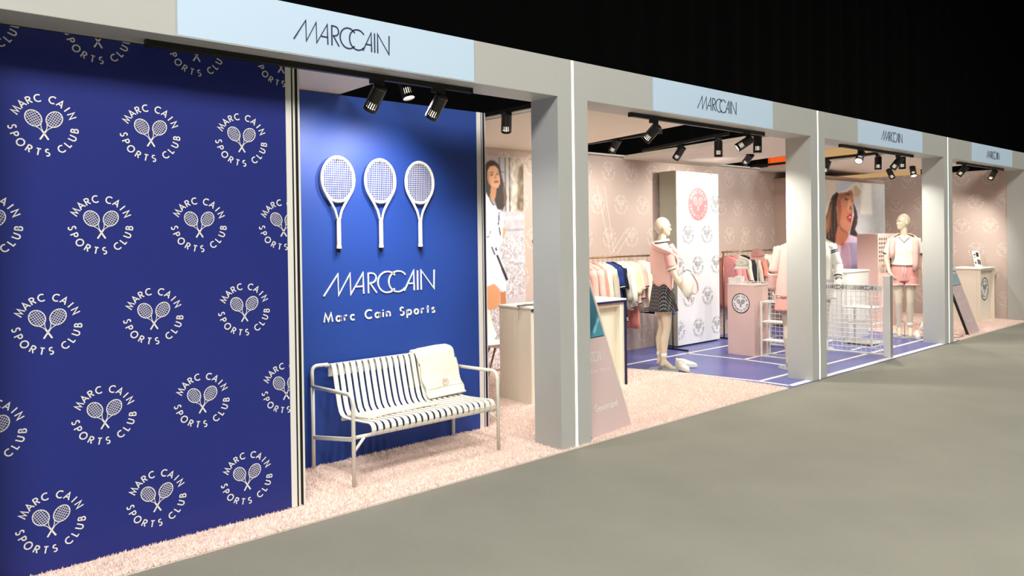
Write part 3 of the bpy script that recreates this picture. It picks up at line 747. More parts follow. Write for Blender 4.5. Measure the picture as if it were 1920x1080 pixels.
# poster of a woman on the back wall of the bench bay
ps = empty('poster', (1.45, 2.9, 0))
MB().box(-.53, .665, -.010, .005, .05, 2.62).build('board', mat('poster_edge', (210,196,180), .6), ps)
cv = Canvas(.93, 2.105, .06, 2.61, (.0085, .0085))
cv.grad((206,198,200), (196,190,196)); cv.grad((176,172,184), (168,160,158), 1.94, 2.61, .9, 1.80); cv.grad((206,200,190), (178,166,148), 1.94, 2.61, 1.80, 2.2)
for x in (1.70, 1.79, 1.86): cv.poly([(x,1.95),(x+.02,1.95),(x+.02,2.61),(x,2.61)], (92,86,98), .6)
for z in (2.08, 2.28, 2.42): cv.poly([(1.62,z),(1.79,z),(1.79,z+.02),(1.62,z+.02)], (120,114,126), .6)
cv.poly([(1.98,1.96),(2.1,1.96),(2.1,2.55),(2.02,2.5)], (120,104,82), 4); cv.noise(.12, (60,40), 1.95, 2.61, 1.85)
cv.noise(.05, (40,30), .9, 1.95); cv.poly([(1.5,1.83),(2.1,1.87),(2.1,1.9),(1.5,1.86)], (226,222,226), 1.5); cv.poly([(1.5,1.70),(2.1,1.72),(2.1,1.74),(1.5,1.72)], (160,154,160), 1)
cv.noise(.22, (150,70), .06, .80); cv.noise(.16, (170,70), .9, 1.66, 1.72)
for c, b, p in PRINT_WOMAN: cv.poly(p, c, b)
o = cv.build('picture', PRINT, ps); o.location = (-1.45, -.0115, 0)
tag(ps, 'tall poster of a dark-haired woman in a white knit outfit', 'poster')
# large landscape poster of a woman with cap on the partition
pc = empty('poster', (9.3, 2.0, 0))
MB().box(-1.18, 1.195, -.0, .015, .35, 2.535).build('board', mat('poster_edge', (210,196,180), .6), pc)
cv = Canvas(8.13, 10.485, .36, 2.525, (.0165, .0105))
cv.grad((168,176,190), (214,214,212)); cv.grad((222,214,196), (226,218,204), .36, 2.53, 8.1, 8.5)
cv.poly([(9.55,2.52),(9.9,2.52),(9.95,1.95),(9.45,1.95)], (246,246,240), 7); cv.poly([(9.3,1.3),(10.5,1.25),(10.5,1.1),(9.2,1.1)], (176,184,190), 6)
cv.poly([(9.4,1.25),(9.75,1.2),(9.95,1.05),(10.1,.9),(10.1,.4),(9.3,.4)], (150,146,90), 6); cv.poly([(9.5,1.2),(9.6,1.25),(9.75,1.1),(9.6,1.0)], (206,160,70), 3)
for c, b, p in PRINT_CAP: cv.poly(p, c, b)
cv.noise(.02, (60,60), .36, 2.53)
o = cv.build('picture', PRINT, pc); o.location = (-9.3, -.0015, 0)
tag(pc, 'large poster of a woman in a pale cap and lilac hoodie', 'poster')

# ------------------------------------------------------------------ slanted info stands
STANDP = mat('stand_pink_grey', (206,182,178), .55); STANDE = mat('stand_edge', (226,214,200), .5)
SCREENM = vcol_mat('screen_picture', .25, .10)
def stand(label, x, y, rz, art):
    r = empty('info_stand', (x, y, .012), rz); tilt = Matrix.Rotation(-math.atan(.345), 4, 'X')
    def M_(t=(0,0,0)): return tilt @ Matrix.Translation(t)
    a = MB(tilt); a.box(-.29, .29, 0, .028, 0, 1.70); a.build('panel', STANDP, r, bevel=.003)
    for s in (-1, 1):
        a = MB(tilt); a.box(s*.298-.008, s*.298+.008, -.003, .034, 0, 1.70); a.build('edge_profile', STANDE if s > 0 else BLACK, r)
    a = MB(tilt); a.box(-.30, .30, .0, .034, 1.70, 1.712); a.build('edge_profile', STANDE, r)
    cv = Canvas(-.268, .268, .80, 1.67, (.01, .01))
    if art == 'teal':
        cv.grad((24,84,104), (52,120,136)); cv.poly([(.05,.80),(.27,.80),(.27,1.0),(.2,.9)], (70,140,156), 3); cv.poly([(.14,.83),(.27,.95),(.27,.97),(.12,.84)], (168,206,214), 1)
    else:
        cv.grad((150,170,180), (70,96,100)); cv.poly([(-.27,.95),(.27,1.0),(.2,1.25),(-.27,1.3)], (206,214,216), 3); cv.poly([(-.27,1.0),(.27,1.02),(.27,1.04),(-.27,1.02)], (70,80,90), 1); cv.poly([(-.27,1.1),(.2,1.14),(.2,1.15),(-.27,1.12)], (90,100,110), 1)
    o = cv.build('screen', SCREENM, r); o.matrix_local = M_((0,-.004,0))
    a = MB(tilt); a.box(-.274, .274, -.002, .001, .794, 1.676); a.build('screen_bezel', BLACK, r)
    l = MB(); put_strokes(l, shop_lettering(.36, .075), -.17, .60, .0045); o = l.build('lettering', WHITEINK, r); o.matrix_local = M_((0,-.0015,0))
    ls, wd = strokes('Marc Cain Sports', .028, .5); l = MB(); put_strokes(l, ls, .01-wd/2, .505, .0036); o = l.build('lettering', WHITEINK, r); o.matrix_local = M_((0,-.0015,0))
    ls, wd = strokes('Gewinnspiel', .052, .16); l = MB(); put_strokes(l, ls, .02-wd/2, .195, .0055); o = l.build('lettering', WHITEINK, r); o.matrix_local = M_((0,-.0015,0))
    for s in (-.2, .2):
        MB().tube([(s,.55,.0), (s,.31,.86)], .012, 8).build('strut', BLACK, r)
    MB().tube([(-.2,.43,.42), (.2,.43,.42)], .008, 8).build('cross_bar', BLACK, r)
    return tag(r, label, 'info stand', 'slanted info stands')
stand('slanted pinkish info stand with teal screen beside the grey post', .520, .095, .13, 'teal')
stand('slanted pinkish info stand with grey screen in the farthest bay', 9.10, .07, .06, 'grey')
cb = [(8.66,.30,.02),(8.45,.25,.02),(8.35,.12,.021),(8.5,.05,.021),(8.72,.10,.02),(8.75,.35,.02),(8.5,.55,.02),(8.3,.6,.02)]
tag(MB().tube(fillet(cb, .12, 6), .006, 6).build('power_cable', BLACK, smooth=True), 'thin black cable looped on the carpet behind the far info stand', 'cable')

# ------------------------------------------------------------------ counters
CREAM = mat('counter_cream', (236,226,208), .5, noise=.02, nscale=2)
LIGHTY = mat('counter_front', (238,234,214), .5)
c1 = empty('counter', (1.432, 1.54, .012))
def cx(x0, x1, y0, y1, z0, z1, name, m_, bv=.003): return MB().box(x0-1.432, x1-1.432, y0-1.54, y1-1.54, z0, z1).build(name, m_, c1, bevel=bv)
cx(.735, 2.12, 1.40, 1.77, 0, .925, 'body', CREAM)
cx(.728, .735, 1.30, 1.535, 0, .925, 'side_panel', CREAM); cx(.7275, .735, 1.537, 1.77, 0, .925, 'side_panel', CREAM)
cx(.735, .80, 1.30, 1.40, 0, .925, 'frame_post', LIGHTY); cx(2.05, 2.12, 1.31, 1.40, 0, .925, 'frame_post', LIGHTY)
cx(.80, 2.05, 1.31, 1.40, .865, .925, 'frame_lip', mat('counter_lip', (226,206,188), .5))
cx(.80, 2.05, 1.375, 1.40, 0, .865, 'inset_panel', LIGHTY)
cx(.72, 2.14, 1.29, 1.78, .925, .945, 'top', WHITE)
cx(.73, 2.14, 1.286, 1.30, .905, .930, 'edge_band', NAVY); cx(2.12, 2.14, 1.29, 1.78, 0, .925, 'side_panel', NAVY)
tag(c1, 'cream counter with navy edge and inset front panel behind the grey post', 'counter')
cb = [(.80+.23*math.cos(t*.35)*(1 if t < 9 else .9)+t*.012, 1.42+.05*math.sin(t*.35), .966+.004*(t % 2)) for t in range(34)]
tag(MB().tube(cb, .008, 6, flat=(.6,1.6)).build('braided_strap', mat('strap_grey', (92,92,86), .8, bump=.5, bscale=200), smooth=True), 'grey braided strap coiled on the cream counter top', 'strap')
c4 = empty('counter', (11.08, .72, .012))
def dx(x0, x1, y0, y1, z0, z1, name, m_, bv=.003): return MB().box(x0-11.08, x1-11.08, y0-.72, y1-.72, z0, z1).build(name, m_, c4, bevel=bv)
dx(10.70, 11.46, .53, .98, 0, .94, 'body', CREAM); dx(10.70, 10.735, .47, .53, 0, .94, 'frame_post', CREAM); dx(11.425, 11.46, .47, .53, 0, .94, 'frame_post', CREAM)
dx(10.735, 11.425, .47, .53, .91, .94, 'frame_lip', CREAM); dx(10.68, 11.48, .45, 1.0, .94, .96, 'top', WHITE)
INKB = mat('black_ink', (30,28,34), .6)
def disc_logo(parent, c, plane, R, name='logo_disc'):
    rz = 0 if plane == 'Y' else -math.pi/2
    d = MB(); d.loft([[(R*math.cos(t), y, R*math.sin(t)) for t in [2*math.pi*k/48 for k in range(48)]] for y in (0, -.003)]); dd = d.build(name, WHITEINK, parent, loc=c); dd.rotation_euler[2] = rz
    g = MB(); g.ribbon(arc(0,0,R*.955,R*.955,0,352.5,47), R*.09, 0, True); g.build('ring', INKB, dd, loc=(0,-.004,0))
    e = link_mesh('emblem', emblem_mesh('black', INKB, 1.15), dd, (0,-.0045,0)); e.scale = (R*.82/.1525,)*3
    return dd
disc_logo(c4, (11.10-11.08, .528-.72, .575), 'Y', .205)
tag(c4, 'cream counter with round black emblem in the farthest bay', 'counter')
bk = empty('brochure_stand', (11.28, .66, .972), -.25)
for nm, y, m_ in (('back_board', .02, mat('board_tan', (170,140,110), .6)), ('page', .012, WHITE)):
    a = MB(Matrix.Rotation(-.22, 4, 'X')); a.box(-.105 if nm == 'page' else -.115, .105 if nm == 'page' else .115, y, y+.006, .0, .30); a.build(nm, m_, bk)
for (x0, x1, z0, z1) in ((.0,.07,.19,.27),(-.08,-.02,.22,.24),(-.08,-.03,.18,.19),(.0,.04,.05,.14),(.05,.085,.04,.13),(-.08,-.05,.06,.10)):
    a = MB(Matrix.Rotation(-.22, 4, 'X')); a.box(x0, x1, .0105, .0118, z0, z1); a.build('printed_block', INKB, bk)
MB().box(-.11, .11, 0, .10, 0, .006).build('foot', WHITE, bk)
tag(bk, 'upright white information sheet on a stand on the far counter', 'brochure stand')

# chair at the back of the bench bay
ch = empty('shell_chair', (1.16, 2.33, .012), .5)
rows = []
for i in range(13):
    t = i/12
    if t < .5: y = -.22+.36*(t/.5); z = .44-.03*math.sin(t/.5*math.pi)
    else: y = .14+.10*((t-.5)/.5); z = .44+.38*((t-.5)/.5)
    hw = .22-.03*abs(t-.5)
    rows.append([(hw*u, y+(.06*(u*u) if t < .5 else -.07*u*u), z+(.05*u*u if t < .6 else 0)) for u in [k/8*2-1 for k in range(17-8)]])
MB().grid(rows).build('shell', WHITE, ch, smooth=True, solid=.012, sub=1)
WOOD = mat('beech_wood', (176,138,100), .5, noise=.1, nscale=20)
for sx in (-1, 1):
    for y0, y1 in ((-.14,-.22), (.08,.20)): MB().tube([(sx*.10,y0*.6,.42), (sx*.20,y1,0)], [.014,.009], 8).build('leg', WOOD, ch, smooth=True)
tag(ch, 'white shell chair with thin wooden legs beside the striped profile', 'chair')

# ------------------------------------------------------------------ tall illuminated emblem board
tw = empty('display_board', (5.30, 2.70, .006))
TWHITE = mat('lightbox_white', (234,234,234), .5, emit=.08)
MB().box(-.54, .53, -.145, .15, .02, 2.555).build('body', mat('board_side', (168,168,150), .5), tw)
MB().box(-.53, .525, -.15, -.145, .025, 2.55).build('face', TWHITE, tw)
MB().box(-.5, .5, -.12, .12, 0, .02).build('foot', BLACK, tw)
GREYINK = mat('grey_ink', (112,110,112), .6)
EG = emblem_mesh('grey', GREYINK, .8)
for i in range(6):
    for j in range(-2, 4):
        u = 5.03+.478*j+(0 if i % 2 else .239); z = .25+.462*i-.006
        if math.hypot(u-5.285, z-2.08) > .30: put_emblem(tw, EG, u-5.30, z, 'Y', -.15, .28, (-.53, .525, .03, 2.545))
dd = MB().loft([[(.265*math.cos(t), y, .265*math.sin(t)) for t in [2*math.pi*k/56 for k in range(56)]] for y in (0,-.004)]).build('round_badge', mat('badge_rim', (240,222,208), .5, emit=.1), tw, loc=(-.015,-.150,2.08))
MB().loft([[(.243*math.cos(t), y, .243*math.sin(t)) for t in [2*math.pi*k/56 for k in range(56)]] for y in (-.004,-.006)]).build('pink_field', mat('badge_pink', (206,142,144), .5, emit=.08), dd)
e = link_mesh('emblem', emblem_mesh('white_thin', WHITEINK, .8), dd, (0,-.007,0)); e.scale = (1.42,)*3
tag(tw, 'tall white illuminated board with a round pink emblem badge', 'display board')

# ------------------------------------------------------------------ pink pedestal with caps
pd = empty('pedestal', (4.96, 1.535, .006))
MB().box(-.18, .18, -.20, .20, 0, .935).build('body', PINKBOX, pd, bevel=.003)
MB().box(-.184, .184, -.204, .204, .935, .950).build('top', mat('pedestal_top', (232,208,198), .5), pd, bevel=.002)
disc_logo(pd, (-.1805, -.005, .70), 'X', .135)
tag(pd, 'pink pedestal with round black and white emblem', 'pedestal')
def cap(label, loc, rz, m_, stand_h):
    r = empty('cap_on_stand', loc, rz); z0 = stand_h
    MB().lathe([(.06,0),(.06,.006),(.006,.010),(.006,z0+.05),(.05,z0+.07),(.001,z0+.09)], 16).build('stand', WHITE, r, smooth=False)
    mb = MB(); mb.lathe([(.092,z0),(.095,z0+.03),(.088,z0+.065),(.066,z0+.098),(.035,z0+.113),(.001,z0+.118)], 24); co = mb.build('crown', m_, r, smooth=True, sub=1)
    rows = []
    for i in range(6):
        t = i/5; rows.append([((.092+.078*t*math.cos(a*.8))*math.cos(a), (.092+.02*t)*math.sin(a), z0+.004-.030*t*(1-.2*math.cos(a))-.02*abs(math.sin(a))*t) for a in [(-70+140*k/14)*math.pi/180 for k in range(15)]])
    MB().grid(rows).build('visor', m_, r, smooth=True, solid=.004)
    MB().ball((0,0,z0+.118), (.008,.008,.004), 10, 6).build('button', m_, co)
    e = link_mesh('emblem', emblem_mesh('grey', GREYINK), r, (.0905,0,z0+.048), math.pi/2); e.scale = (.17,)*3
    return tag(r, label, 'cap', 'caps on the pink pedestal')
cap('white baseball cap on a stand on the pink pedestal', (4.90,1.58,.956), 3.6, mat('cap_white', (232,230,216), .8, bump=.3, bscale=90), .24)
cap('pink baseball cap on the taller stand on the pink pedestal', (5.06,1.44,.956), 3.5, mat('cap_pink', (226,170,160), .8, bump=.3, bscale=90), .36)
bxo = empty('small_box', (4.83,1.695,.956)); MB().box(-.035,.035,-.035,.035,0,.085).build('carton', WHITE, bxo, bevel=.003); MB().box(-.037,.037,-.037,.037,.07,.088).build('lid', WHITE, bxo, bevel=.002)
tag(bxo, 'small white box beside the caps on the pink pedestal', 'box')
def ladder_shelf(label, loc, sx, sy, zs, h, rz=0):
    r = empty('tube_shelf', loc, rz)
    for x in (-sx/2, sx/2):
        for y in (-sy/2, sy/2): MB().box(x-.011, x+.011, y-.011, y+.011, 0, h).build('post', WHITE, r)
    for z in zs:
        o = MB().box(-sx/2, sx/2, -sy/2, sy/2, z-.018, z).build('shelf_board', WHITE, r, bevel=.002)
    for y in (-sy/2, sy/2): MB().box(-sx/2, sx/2, y-.009, y+.009, .0, .018).build('foot_rail', WHITE, r)
    for x in (-sx/2, sx/2): MB().box(x-.009, x+.009, -sy/2, sy/2, .0, .018).build('foot_rail', WHITE, r)
    return tag(r, label, 'shelf', 'white tube shelves')
ladder_shelf('white three-tier tube shelf beside the pink pedestal', (5.00,1.10,.006), .19, .40, (.22,.47,.735), .735)
ladder_shelf('white tube shelf standing behind the tennis net', (6.80,.80,.006), .40, .42, (.06,.33,.56), .80)
# clothing pieces folded on white plinths behind the net
pb = empty('plinth', (7.45,1.35,.006)); MB().box(-.36,.36,-.2,.2,0,1.02).build('body', WHITE, pb, bevel=.004); MB().box(-.37,.37,-.21,.21,1.02,1.045).build('top', WHITE, pb, bevel=.003)
tag(pb, 'tall white plinth behind the net in front of the cap poster', 'plinth')
pb = empty('plinth', (6.86,1.78,.006)); MB().box(-.18,.18,-.18,.18,0,.72).build('body', WHITE, pb, bevel=.004); MB().box(-.19,.19,-.19,.19,.72,.74).build('top', WHITE, pb, bevel=.003)
tag(pb, 'low white plinth behind the net', 'plinth')
# pink ball dispenser wall with holes and script
pf = empty('perforated_box', (9.17,1.575,.014))
MB().box(-.42,.43,-.175,.175,0,1.59).build('body', mat('dispenser_pink', (226,196,184), .6), pf, bevel=.004)
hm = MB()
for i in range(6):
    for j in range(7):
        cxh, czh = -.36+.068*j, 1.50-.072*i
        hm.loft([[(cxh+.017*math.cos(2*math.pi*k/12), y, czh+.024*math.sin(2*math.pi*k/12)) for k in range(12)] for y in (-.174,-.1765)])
hm.build('hole_shade_discs', mat('hole_shade', (40,36,32), .8), pf)  # flat dark discs stand in for the shade inside the holes
ls, wd = strokes('Matchball', .17, .10); l = MB()
put_strokes(l, [[(p_[0]*.62+p_[1]*.25, p_[1]*1.25) for p_ in q] for q in ls], -.42, .93, .008); l.build('script_lettering', INKB, pf, loc=(0,-.177,0))
tag(pf, 'pink box with rows of holes and black script beside the cap poster', 'display box')
# long-handled scoop by the far wall
sc = empty('long_handled_scoop', (9.72,.98,.02), .4)
MB().loft([[(-.12,-.06,.02),(.12,-.06,.02),(.12,.08,.02),(-.12,.08,.02)],[(-.15,-.07,.22),(.15,-.07,.22),(.15,.02,.22),(-.15,.02,.22)]]).build('scoop', BLACK, sc, bevel=.006)
MB().tube([(0,.0,.2),(.02,.05,1.05)], .010, 8).build('handle', WOOD, sc, smooth=True)
MB().tube([(.06,.0,.2),(.0,.04,1.0)], .008, 8).build('handle', WOOD, sc, smooth=True)
tag(sc, 'black scoop with long wooden handles behind the mannequin in pink shorts', 'scoop')

# ------------------------------------------------------------------ tennis net
NETW = mat('net_cord', (238,236,230), .7)
nt_ = empty('tennis_net', (5.95,.10,.006)); YL = 2.05; HN = .93
nd = Vector((-.20, YL, 0)); LN = nd.length; na = math.atan2(nd.y, nd.x)
RM = Matrix.Rotation(na, 4, 'Z')          # local +x runs along the net into the booth
def nb(): return MB(RM)
MB(Matrix.Translation((0,0,0))).box(-.035,.035,-.045,.045,0,1.06).build('end_post', WHITE, nt_, bevel=.003)
MB().box(-.035,.035,-.048,-.045,0,1.06).build('post_edge', mat('post_grey', (150,150,140), .5), nt_)
mb = MB(Matrix.Translation(nd)); mb.box(-.05,.05,-.05,.05,0,1.0); mb.build('end_post', WHITE, nt_, bevel=.003)
a = nb(); a.box(.07, LN-.05, -.006, .006, HN-.075, HN+.0); band_o = a.build('headband', WHITE, nt_)
bl = MB(); n_ = 5
for k in range(n_): put_strokes(bl, shop_lettering(.30, .05), .0+.38*k, 0, .006)
# lettering faces the aisle side (-x): run it from the far end towards the post
o = bl.build('headband_lettering', INKB, band_o); o.matrix_local = RM @ Matrix.Translation((LN-.10,.007,HN-.062)) @ Matrix.Rotation(math.pi, 4, 'Z')
mesh_ = nb(); pit = .062
nx = int((LN-.14)/pit); nz = int((HN-.09)/pit)
for i in range(nx+1):
    x = .09+pit*i; mesh_.tube([(x+(.012*math.sin(z_*9+2) if i == 0 else 0), .004*math.sin(x*7+z_*5), z_) for z_ in [.03+(HN-.10)*k/8 for k in range(9)]], .0042, 4)
for j in range(nz+1):
    z_ = .035+pit*j; mesh_.tube([(x, .004*math.sin(x*7+z_*5), z_+.004*math.sin(x*9)) for x in [.08+(LN-.14)*k/24 for k in range(25)]], .0042, 4)
mesh_.build('netting', NETW, nt_)
a = nb(); a.tube([(.05,0,.025),(LN,0,.02)], .012, 8); a.build('bottom_rail', WHITE, nt_)
tag(nt_, 'white tennis net with lettered headband and white end posts', 'net')
# ------------------------------------------------------------------ mannequins
def V3(*a): return Vector(a)
def hand_chain(mb, wrist, d, palm_n, curl=.35, side=1):
    """relaxed hand: palm plus five separate fingers; d = pointing direction, palm_n = palm normal, side = thumb side"""
    d = Vector(d).normalized(); pn = Vector(palm_n); pn = (pn-d*pn.dot(d)).normalized(); s = d.cross(pn)*side; wv = Vector(wrist)
    mb.capsule(wv-d*.02, wv+d*.035, .022, .026); 
    for k in (-1.5, -.5, .5, 1.5): mb.capsule(wv+d*.02+s*k*.012, wv+d*.075+s*k*.017, .014, .0105)
    for k, ln in ((-1.5,.052), (-.5,.066), (.5,.072), (1.5,.064)):
        p0 = wv+d*.078+s*k*.0175; c1 = (d+pn*curl*.5+s*k*.05).normalized(); c2 = (d+pn*curl*1.6+s*k*.05).normalized()
        p1 = p0+c1*ln*.5; p2 = p1+c2*ln*.5; mb.capsule(p0, p1, .0088, .0080, 8); mb.capsule(p1, p2, .0080, .0068, 8)
    t0 = wv+d*.022+s*.026; t1 = t0+(d*.7+s*.6+pn*.2).normalized()*.038; t2 = t1+(d*.9+s*.25+pn*.3).normalized()*.030
    mb.capsule(t0, t1, .0115, .0095, 8); mb.capsule(t1, t2, .0092, .0075, 8)
TORSO = [(.82,.06,.13,-.005),(.88,.098,.160,-.008),(.95,.108,.172,-.012),(1.03,.090,.148,-.004),(1.12,.074,.118,.004),(1.21,.082,.126,.010),(1.30,.104,.142,.018),(1.37,.100,.150,.010),(1.43,.078,.158,-.002),(1.475,.060,.128,-.008),(1.505,.050,.075,-.010),(1.53,.044,.050,-.010)]
def ell(z, a, b, xo, n=20, yo=0): return [(xo+a*math.cos(2*math.pi*k/n), yo+b*math.sin(2*math.pi*k/n), z) for k in range(n)]
def mannequin_body(parent, arms, head_yaw=0, heel=True, knee=(0,0)):
    mb = MB(); mb.loft([ell(z, a, b, xo) for z, a, b, xo in TORSO])
    mb.capsule((-.018,0,1.47), (-.004,0,1.615), .053, .047)
    H = Matrix.Translation((-.004,0,0)) @ Matrix.Rotation(head_yaw, 4, 'Z'); h = MB(H); HR = H.to_3x3()
    for c, r_ in (((.000,0,1.735),(.099,.076,.105)), ((.030,0,1.690),(.070,.062,.085)), ((.048,0,1.652),(.052,.048,.052)), ((.074,0,1.628),(.022,.024,.020)),
                  ((.088,0,1.664),(.012,.022,.010)), ((.086,0,1.651),(.012,.019,.008)), ((.100,0,1.694),(.014,.012,.022)), ((.108,0,1.684),(.011,.010,.010)),
                  ((.086,.030,1.738),(.014,.026,.010)), ((.086,-.030,1.738),(.014,.026,.010)), ((.068,.040,1.690),(.020,.018,.022)), ((.068,-.040,1.690),(.020,.018,.022)),
                  ((-.004,.076,1.705),(.018,.008,.030)), ((-.004,-.076,1.705),(.018,.008,.030))):
        h.ball(c, r_, 18, 11)
    h.tube([(.092,0,1.730),(.104,0,1.700),(.114,0,1.684)], [.006,.008,.010], 8)
    o_ = len(mb.v); mb.v += h.v; mb.f += [tuple(i+o_ for i in f_) for f_ in h.f]
    for i, s in enumerate((-1, 1)):
        k = knee[i]; hip = V3(0, s*.085, .90); kn = V3(.012+k, s*.078, .505); ca = V3(-.022+k*.6, s*.076, .365); an = V3(-.028+k*.2, s*.074, .135 if heel else .085)
        mb.capsule(hip, hip.lerp(kn, .5), .088, .070); mb.capsule(hip.lerp(kn, .5), kn, .070, .050); mb.capsule(kn, ca, .049, .054); mb.capsule(ca, ca.lerp(an, .6), .054, .037); mb.capsule(ca.lerp(an, .6), an, .037, .030)
        if heel:
            mb.capsule(an+V3(-.012,0,-.03), an+V3(-.02,0,-.06), .026, .022); mb.capsule(an+V3(0,0,-.02), an+V3(.085,0,-.098), .032, .030); mb.capsule(an+V3(.085,0,-.100), an+V3(.145,0,-.116), .029, .017)
        else:
            mb.capsule(an+V3(-.015,0,-.045), an+V3(.12,0,-.055), .030, .026); mb.capsule(an+V3(.12,0,-.057), an+V3(.17,0,-.063), .026, .018)
    for s, (sh, el_, wr, hd, pn) in zip((-1, 1), arms):
        sh, el_, wr = V3(*sh), V3(*el_), V3(*wr)
        mb.capsule(sh, el_, .046, .037); mb.capsule(el_, el_.lerp(wr, .35), .036, .035); mb.capsule(el_.lerp(wr, .35), wr, .035, .024)
        hand_chain(mb, wr, hd, pn, .4, s)
    o = mb.build('body', SKIN, parent, smooth=True)
    m_ = o.modifiers.new('skin', 'REMESH'); m_.mode = 'VOXEL'; m_.voxel_size = .0058; m_.use_smooth_shade = True
    m_ = o.modifiers.new('soft', 'SMOOTH'); m_.factor = .5; m_.iterations = 3
    return o
def rings_cloth(rings, n=36, fold=0, seed=0, k=7):
    """rings: (z, a, b, xoff, yoff); returns rows with soft folds that grow downwards"""
    rg = random.Random(seed); ph = [rg.uniform(0, 6.28) for _ in range(4)]; out = []
    for i, q in enumerate(rings):
        z, a, b, xo, yo = q; t = i/(len(rings)-1)
        row = []
        for j in range(n):
            th = 2*math.pi*j/n; f_ = 1+fold*t*(math.sin(k*th+ph[0]+t)+.5*math.sin((k*1.7)*th+ph[1]))+.25*fold*math.sin(3*th+ph[2]+4*t)
            row.append((xo+a*f_*math.cos(th), yo+b*f_*math.sin(th), z+.006*math.sin(2*th+ph[3])))
        out.append(row)
    return out
def interp_rings(rr, n=4):
    out = []
    for i in range(len(rr)-1):
        for j in range(n): t = j/n; out.append(tuple(rr[i][q]*(1-t)+rr[i+1][q]*t for q in range(5)))
    return out+[rr[-1]]
def sleeve(mb, a, b, ra, rb, n=16):
    a, b = V3(*a), V3(*b); pts = []; rs = []
    for k in range(9):
        t = k/8; pts.append(a.lerp(b, t)); rs.append((ra*(1-t)+rb*t)*(1+.05*math.sin(t*17)))
    mb.tube(pts, rs, n, cap=False)
def tweed_mat():
    m = bpy.data.materials.new('tweed'); m.use_nodes = True; nt = m.node_tree; b = nt.nodes['Principled BSDF']; b.inputs['Roughness'].default_value = .9
    tc = nt.nodes.new('ShaderNodeTexCoord'); mp = nt.nodes.new('ShaderNodeMapping'); mp.inputs['Rotation'].default_value = (0,.35,.5)
    br = nt.nodes.new('ShaderNodeTexBrick'); br.inputs['Scale'].default_value = 18; br.inputs['Mortar Size'].default_value = .022
    br.inputs['Color1'].default_value = (*lin((26,26,34)),1); br.inputs['Color2'].default_value = (*lin((38,38,48)),1); br.inputs['Mortar'].default_value = (*lin((176,172,170)),1)
    n = nt.nodes.new('ShaderNodeTexNoise'); n.inputs['Scale'].default_value = 90
    mx = nt.nodes.new('ShaderNodeMix'); mx.data_type = 'RGBA'; mx.blend_type = 'MULTIPLY'; mx.inputs[0].default_value = .6
    nt.links.new(tc.outputs['Object'], mp.inputs[0]); nt.links.new(mp.outputs[0], br.inputs['Vector']); nt.links.new(tc.outputs['Object'], n.inputs['Vector'])
    nt.links.new(br.outputs['Color'], mx.inputs[6]); nt.links.new(n.outputs['Color'], mx.inputs[7]); nt.links.new(mx.outputs[2], b.inputs['Base Color'])
    return m
TWEED = tweed_mat()
PINKC = mat('pink_jersey', (228,164,154), .9, bump=.25, bscale=120, sheen=.2)
PINKL = mat('pink_knit', (240,196,184), .9, bump=.35, bscale=160, sheen=.2)
WHITC = mat('white_cotton', (236,234,222), .9, bump=.2, bscale=120)
STRIPE = mat('navy_stripe', (28,28,48), .8)
SHOE = mat('white_leather', (236,234,220), .5); SOLE = mat('shoe_sole', (226,224,206), .7)
def base_plate(parent, r=.19, ox=0):
    MB().lathe([(r,0),(r,.006),(r-.004,.008),(.001,.008)], 32, (ox,0,0)).build('base_plate', GLASS, parent)
    MB().lathe([(.03,.008),(.03,.016),(.001,.016)], 16, (ox-.05,0.0,0)).build('base_socket', CHROME, parent)
    MB().tube([(ox-.05,0,.01),(ox-.05,.0,.20),(-.025,-.05,.24)], .006, 8).build('support_rod', CHROME, parent)
def sneaker(label, loc, rz, tilt=0, ml=1):
    r = empty('sneaker', loc, rz); r.rotation_euler = (0, tilt, rz)
    def sh(z, wf, lf=1, dx=0):
        out = []
        for k in range(24):
            t = 2*math.pi*k/24; x = math.cos(t); y = math.sin(t); wd = .040+.008*x
            out.append((dx+.135*lf*x, wd*wf*y*ml, z))
        return out
    MB().loft([sh(0,.95), sh(.006,1.02), sh(.028,1.02,1.0), sh(.030,.96,.97)]).build('sole', SOLE, r, smooth=False, bevel=.003)
    rings = []
    for z, wf, x0, x1 in ((.028,.94,-.130,.130),(.045,.92,-.130,.120),(.062,.82,-.129,.085),(.078,.74,-.127,.030),(.092,.68,-.126,-.015),(.102,.64,-.128,-.030)):
        rings.append([((x0+x1)/2+(x1-x0)/2*math.cos(2*math.pi*k/24), (.040+.006*math.cos(2*math.pi*k/24))*wf*math.sin(2*math.pi*k/24), z+(.010 if math.cos(2*math.pi*k/24) < -.6 and z > .09 else 0)) for k in range(24)])
    MB().loft(rings, cap=False).build('upper', SHOE, r, smooth=True, solid=.004)
    MB().loft([[(.02+.052*math.cos(2*math.pi*k/12)*q, .020*math.sin(2*math.pi*k/12)*q, z-.33*(.052*math.cos(2*math.pi*k/12)*q)) for k in range(12)] for q, z in ((1,.078),(.8,.084))]).build('tongue', SHOE, r, smooth=True)
    for k in range(4): MB().tube([(-.012+.022*k,-.026,.090-.0085*k),(-.010+.022*k,0,.098-.0095*k),(-.012+.022*k,.026,.090-.0085*k)], .003, 6).build('lace', WHITE, r)
    return tag(r, label, 'sneaker', 'white sneakers on display')

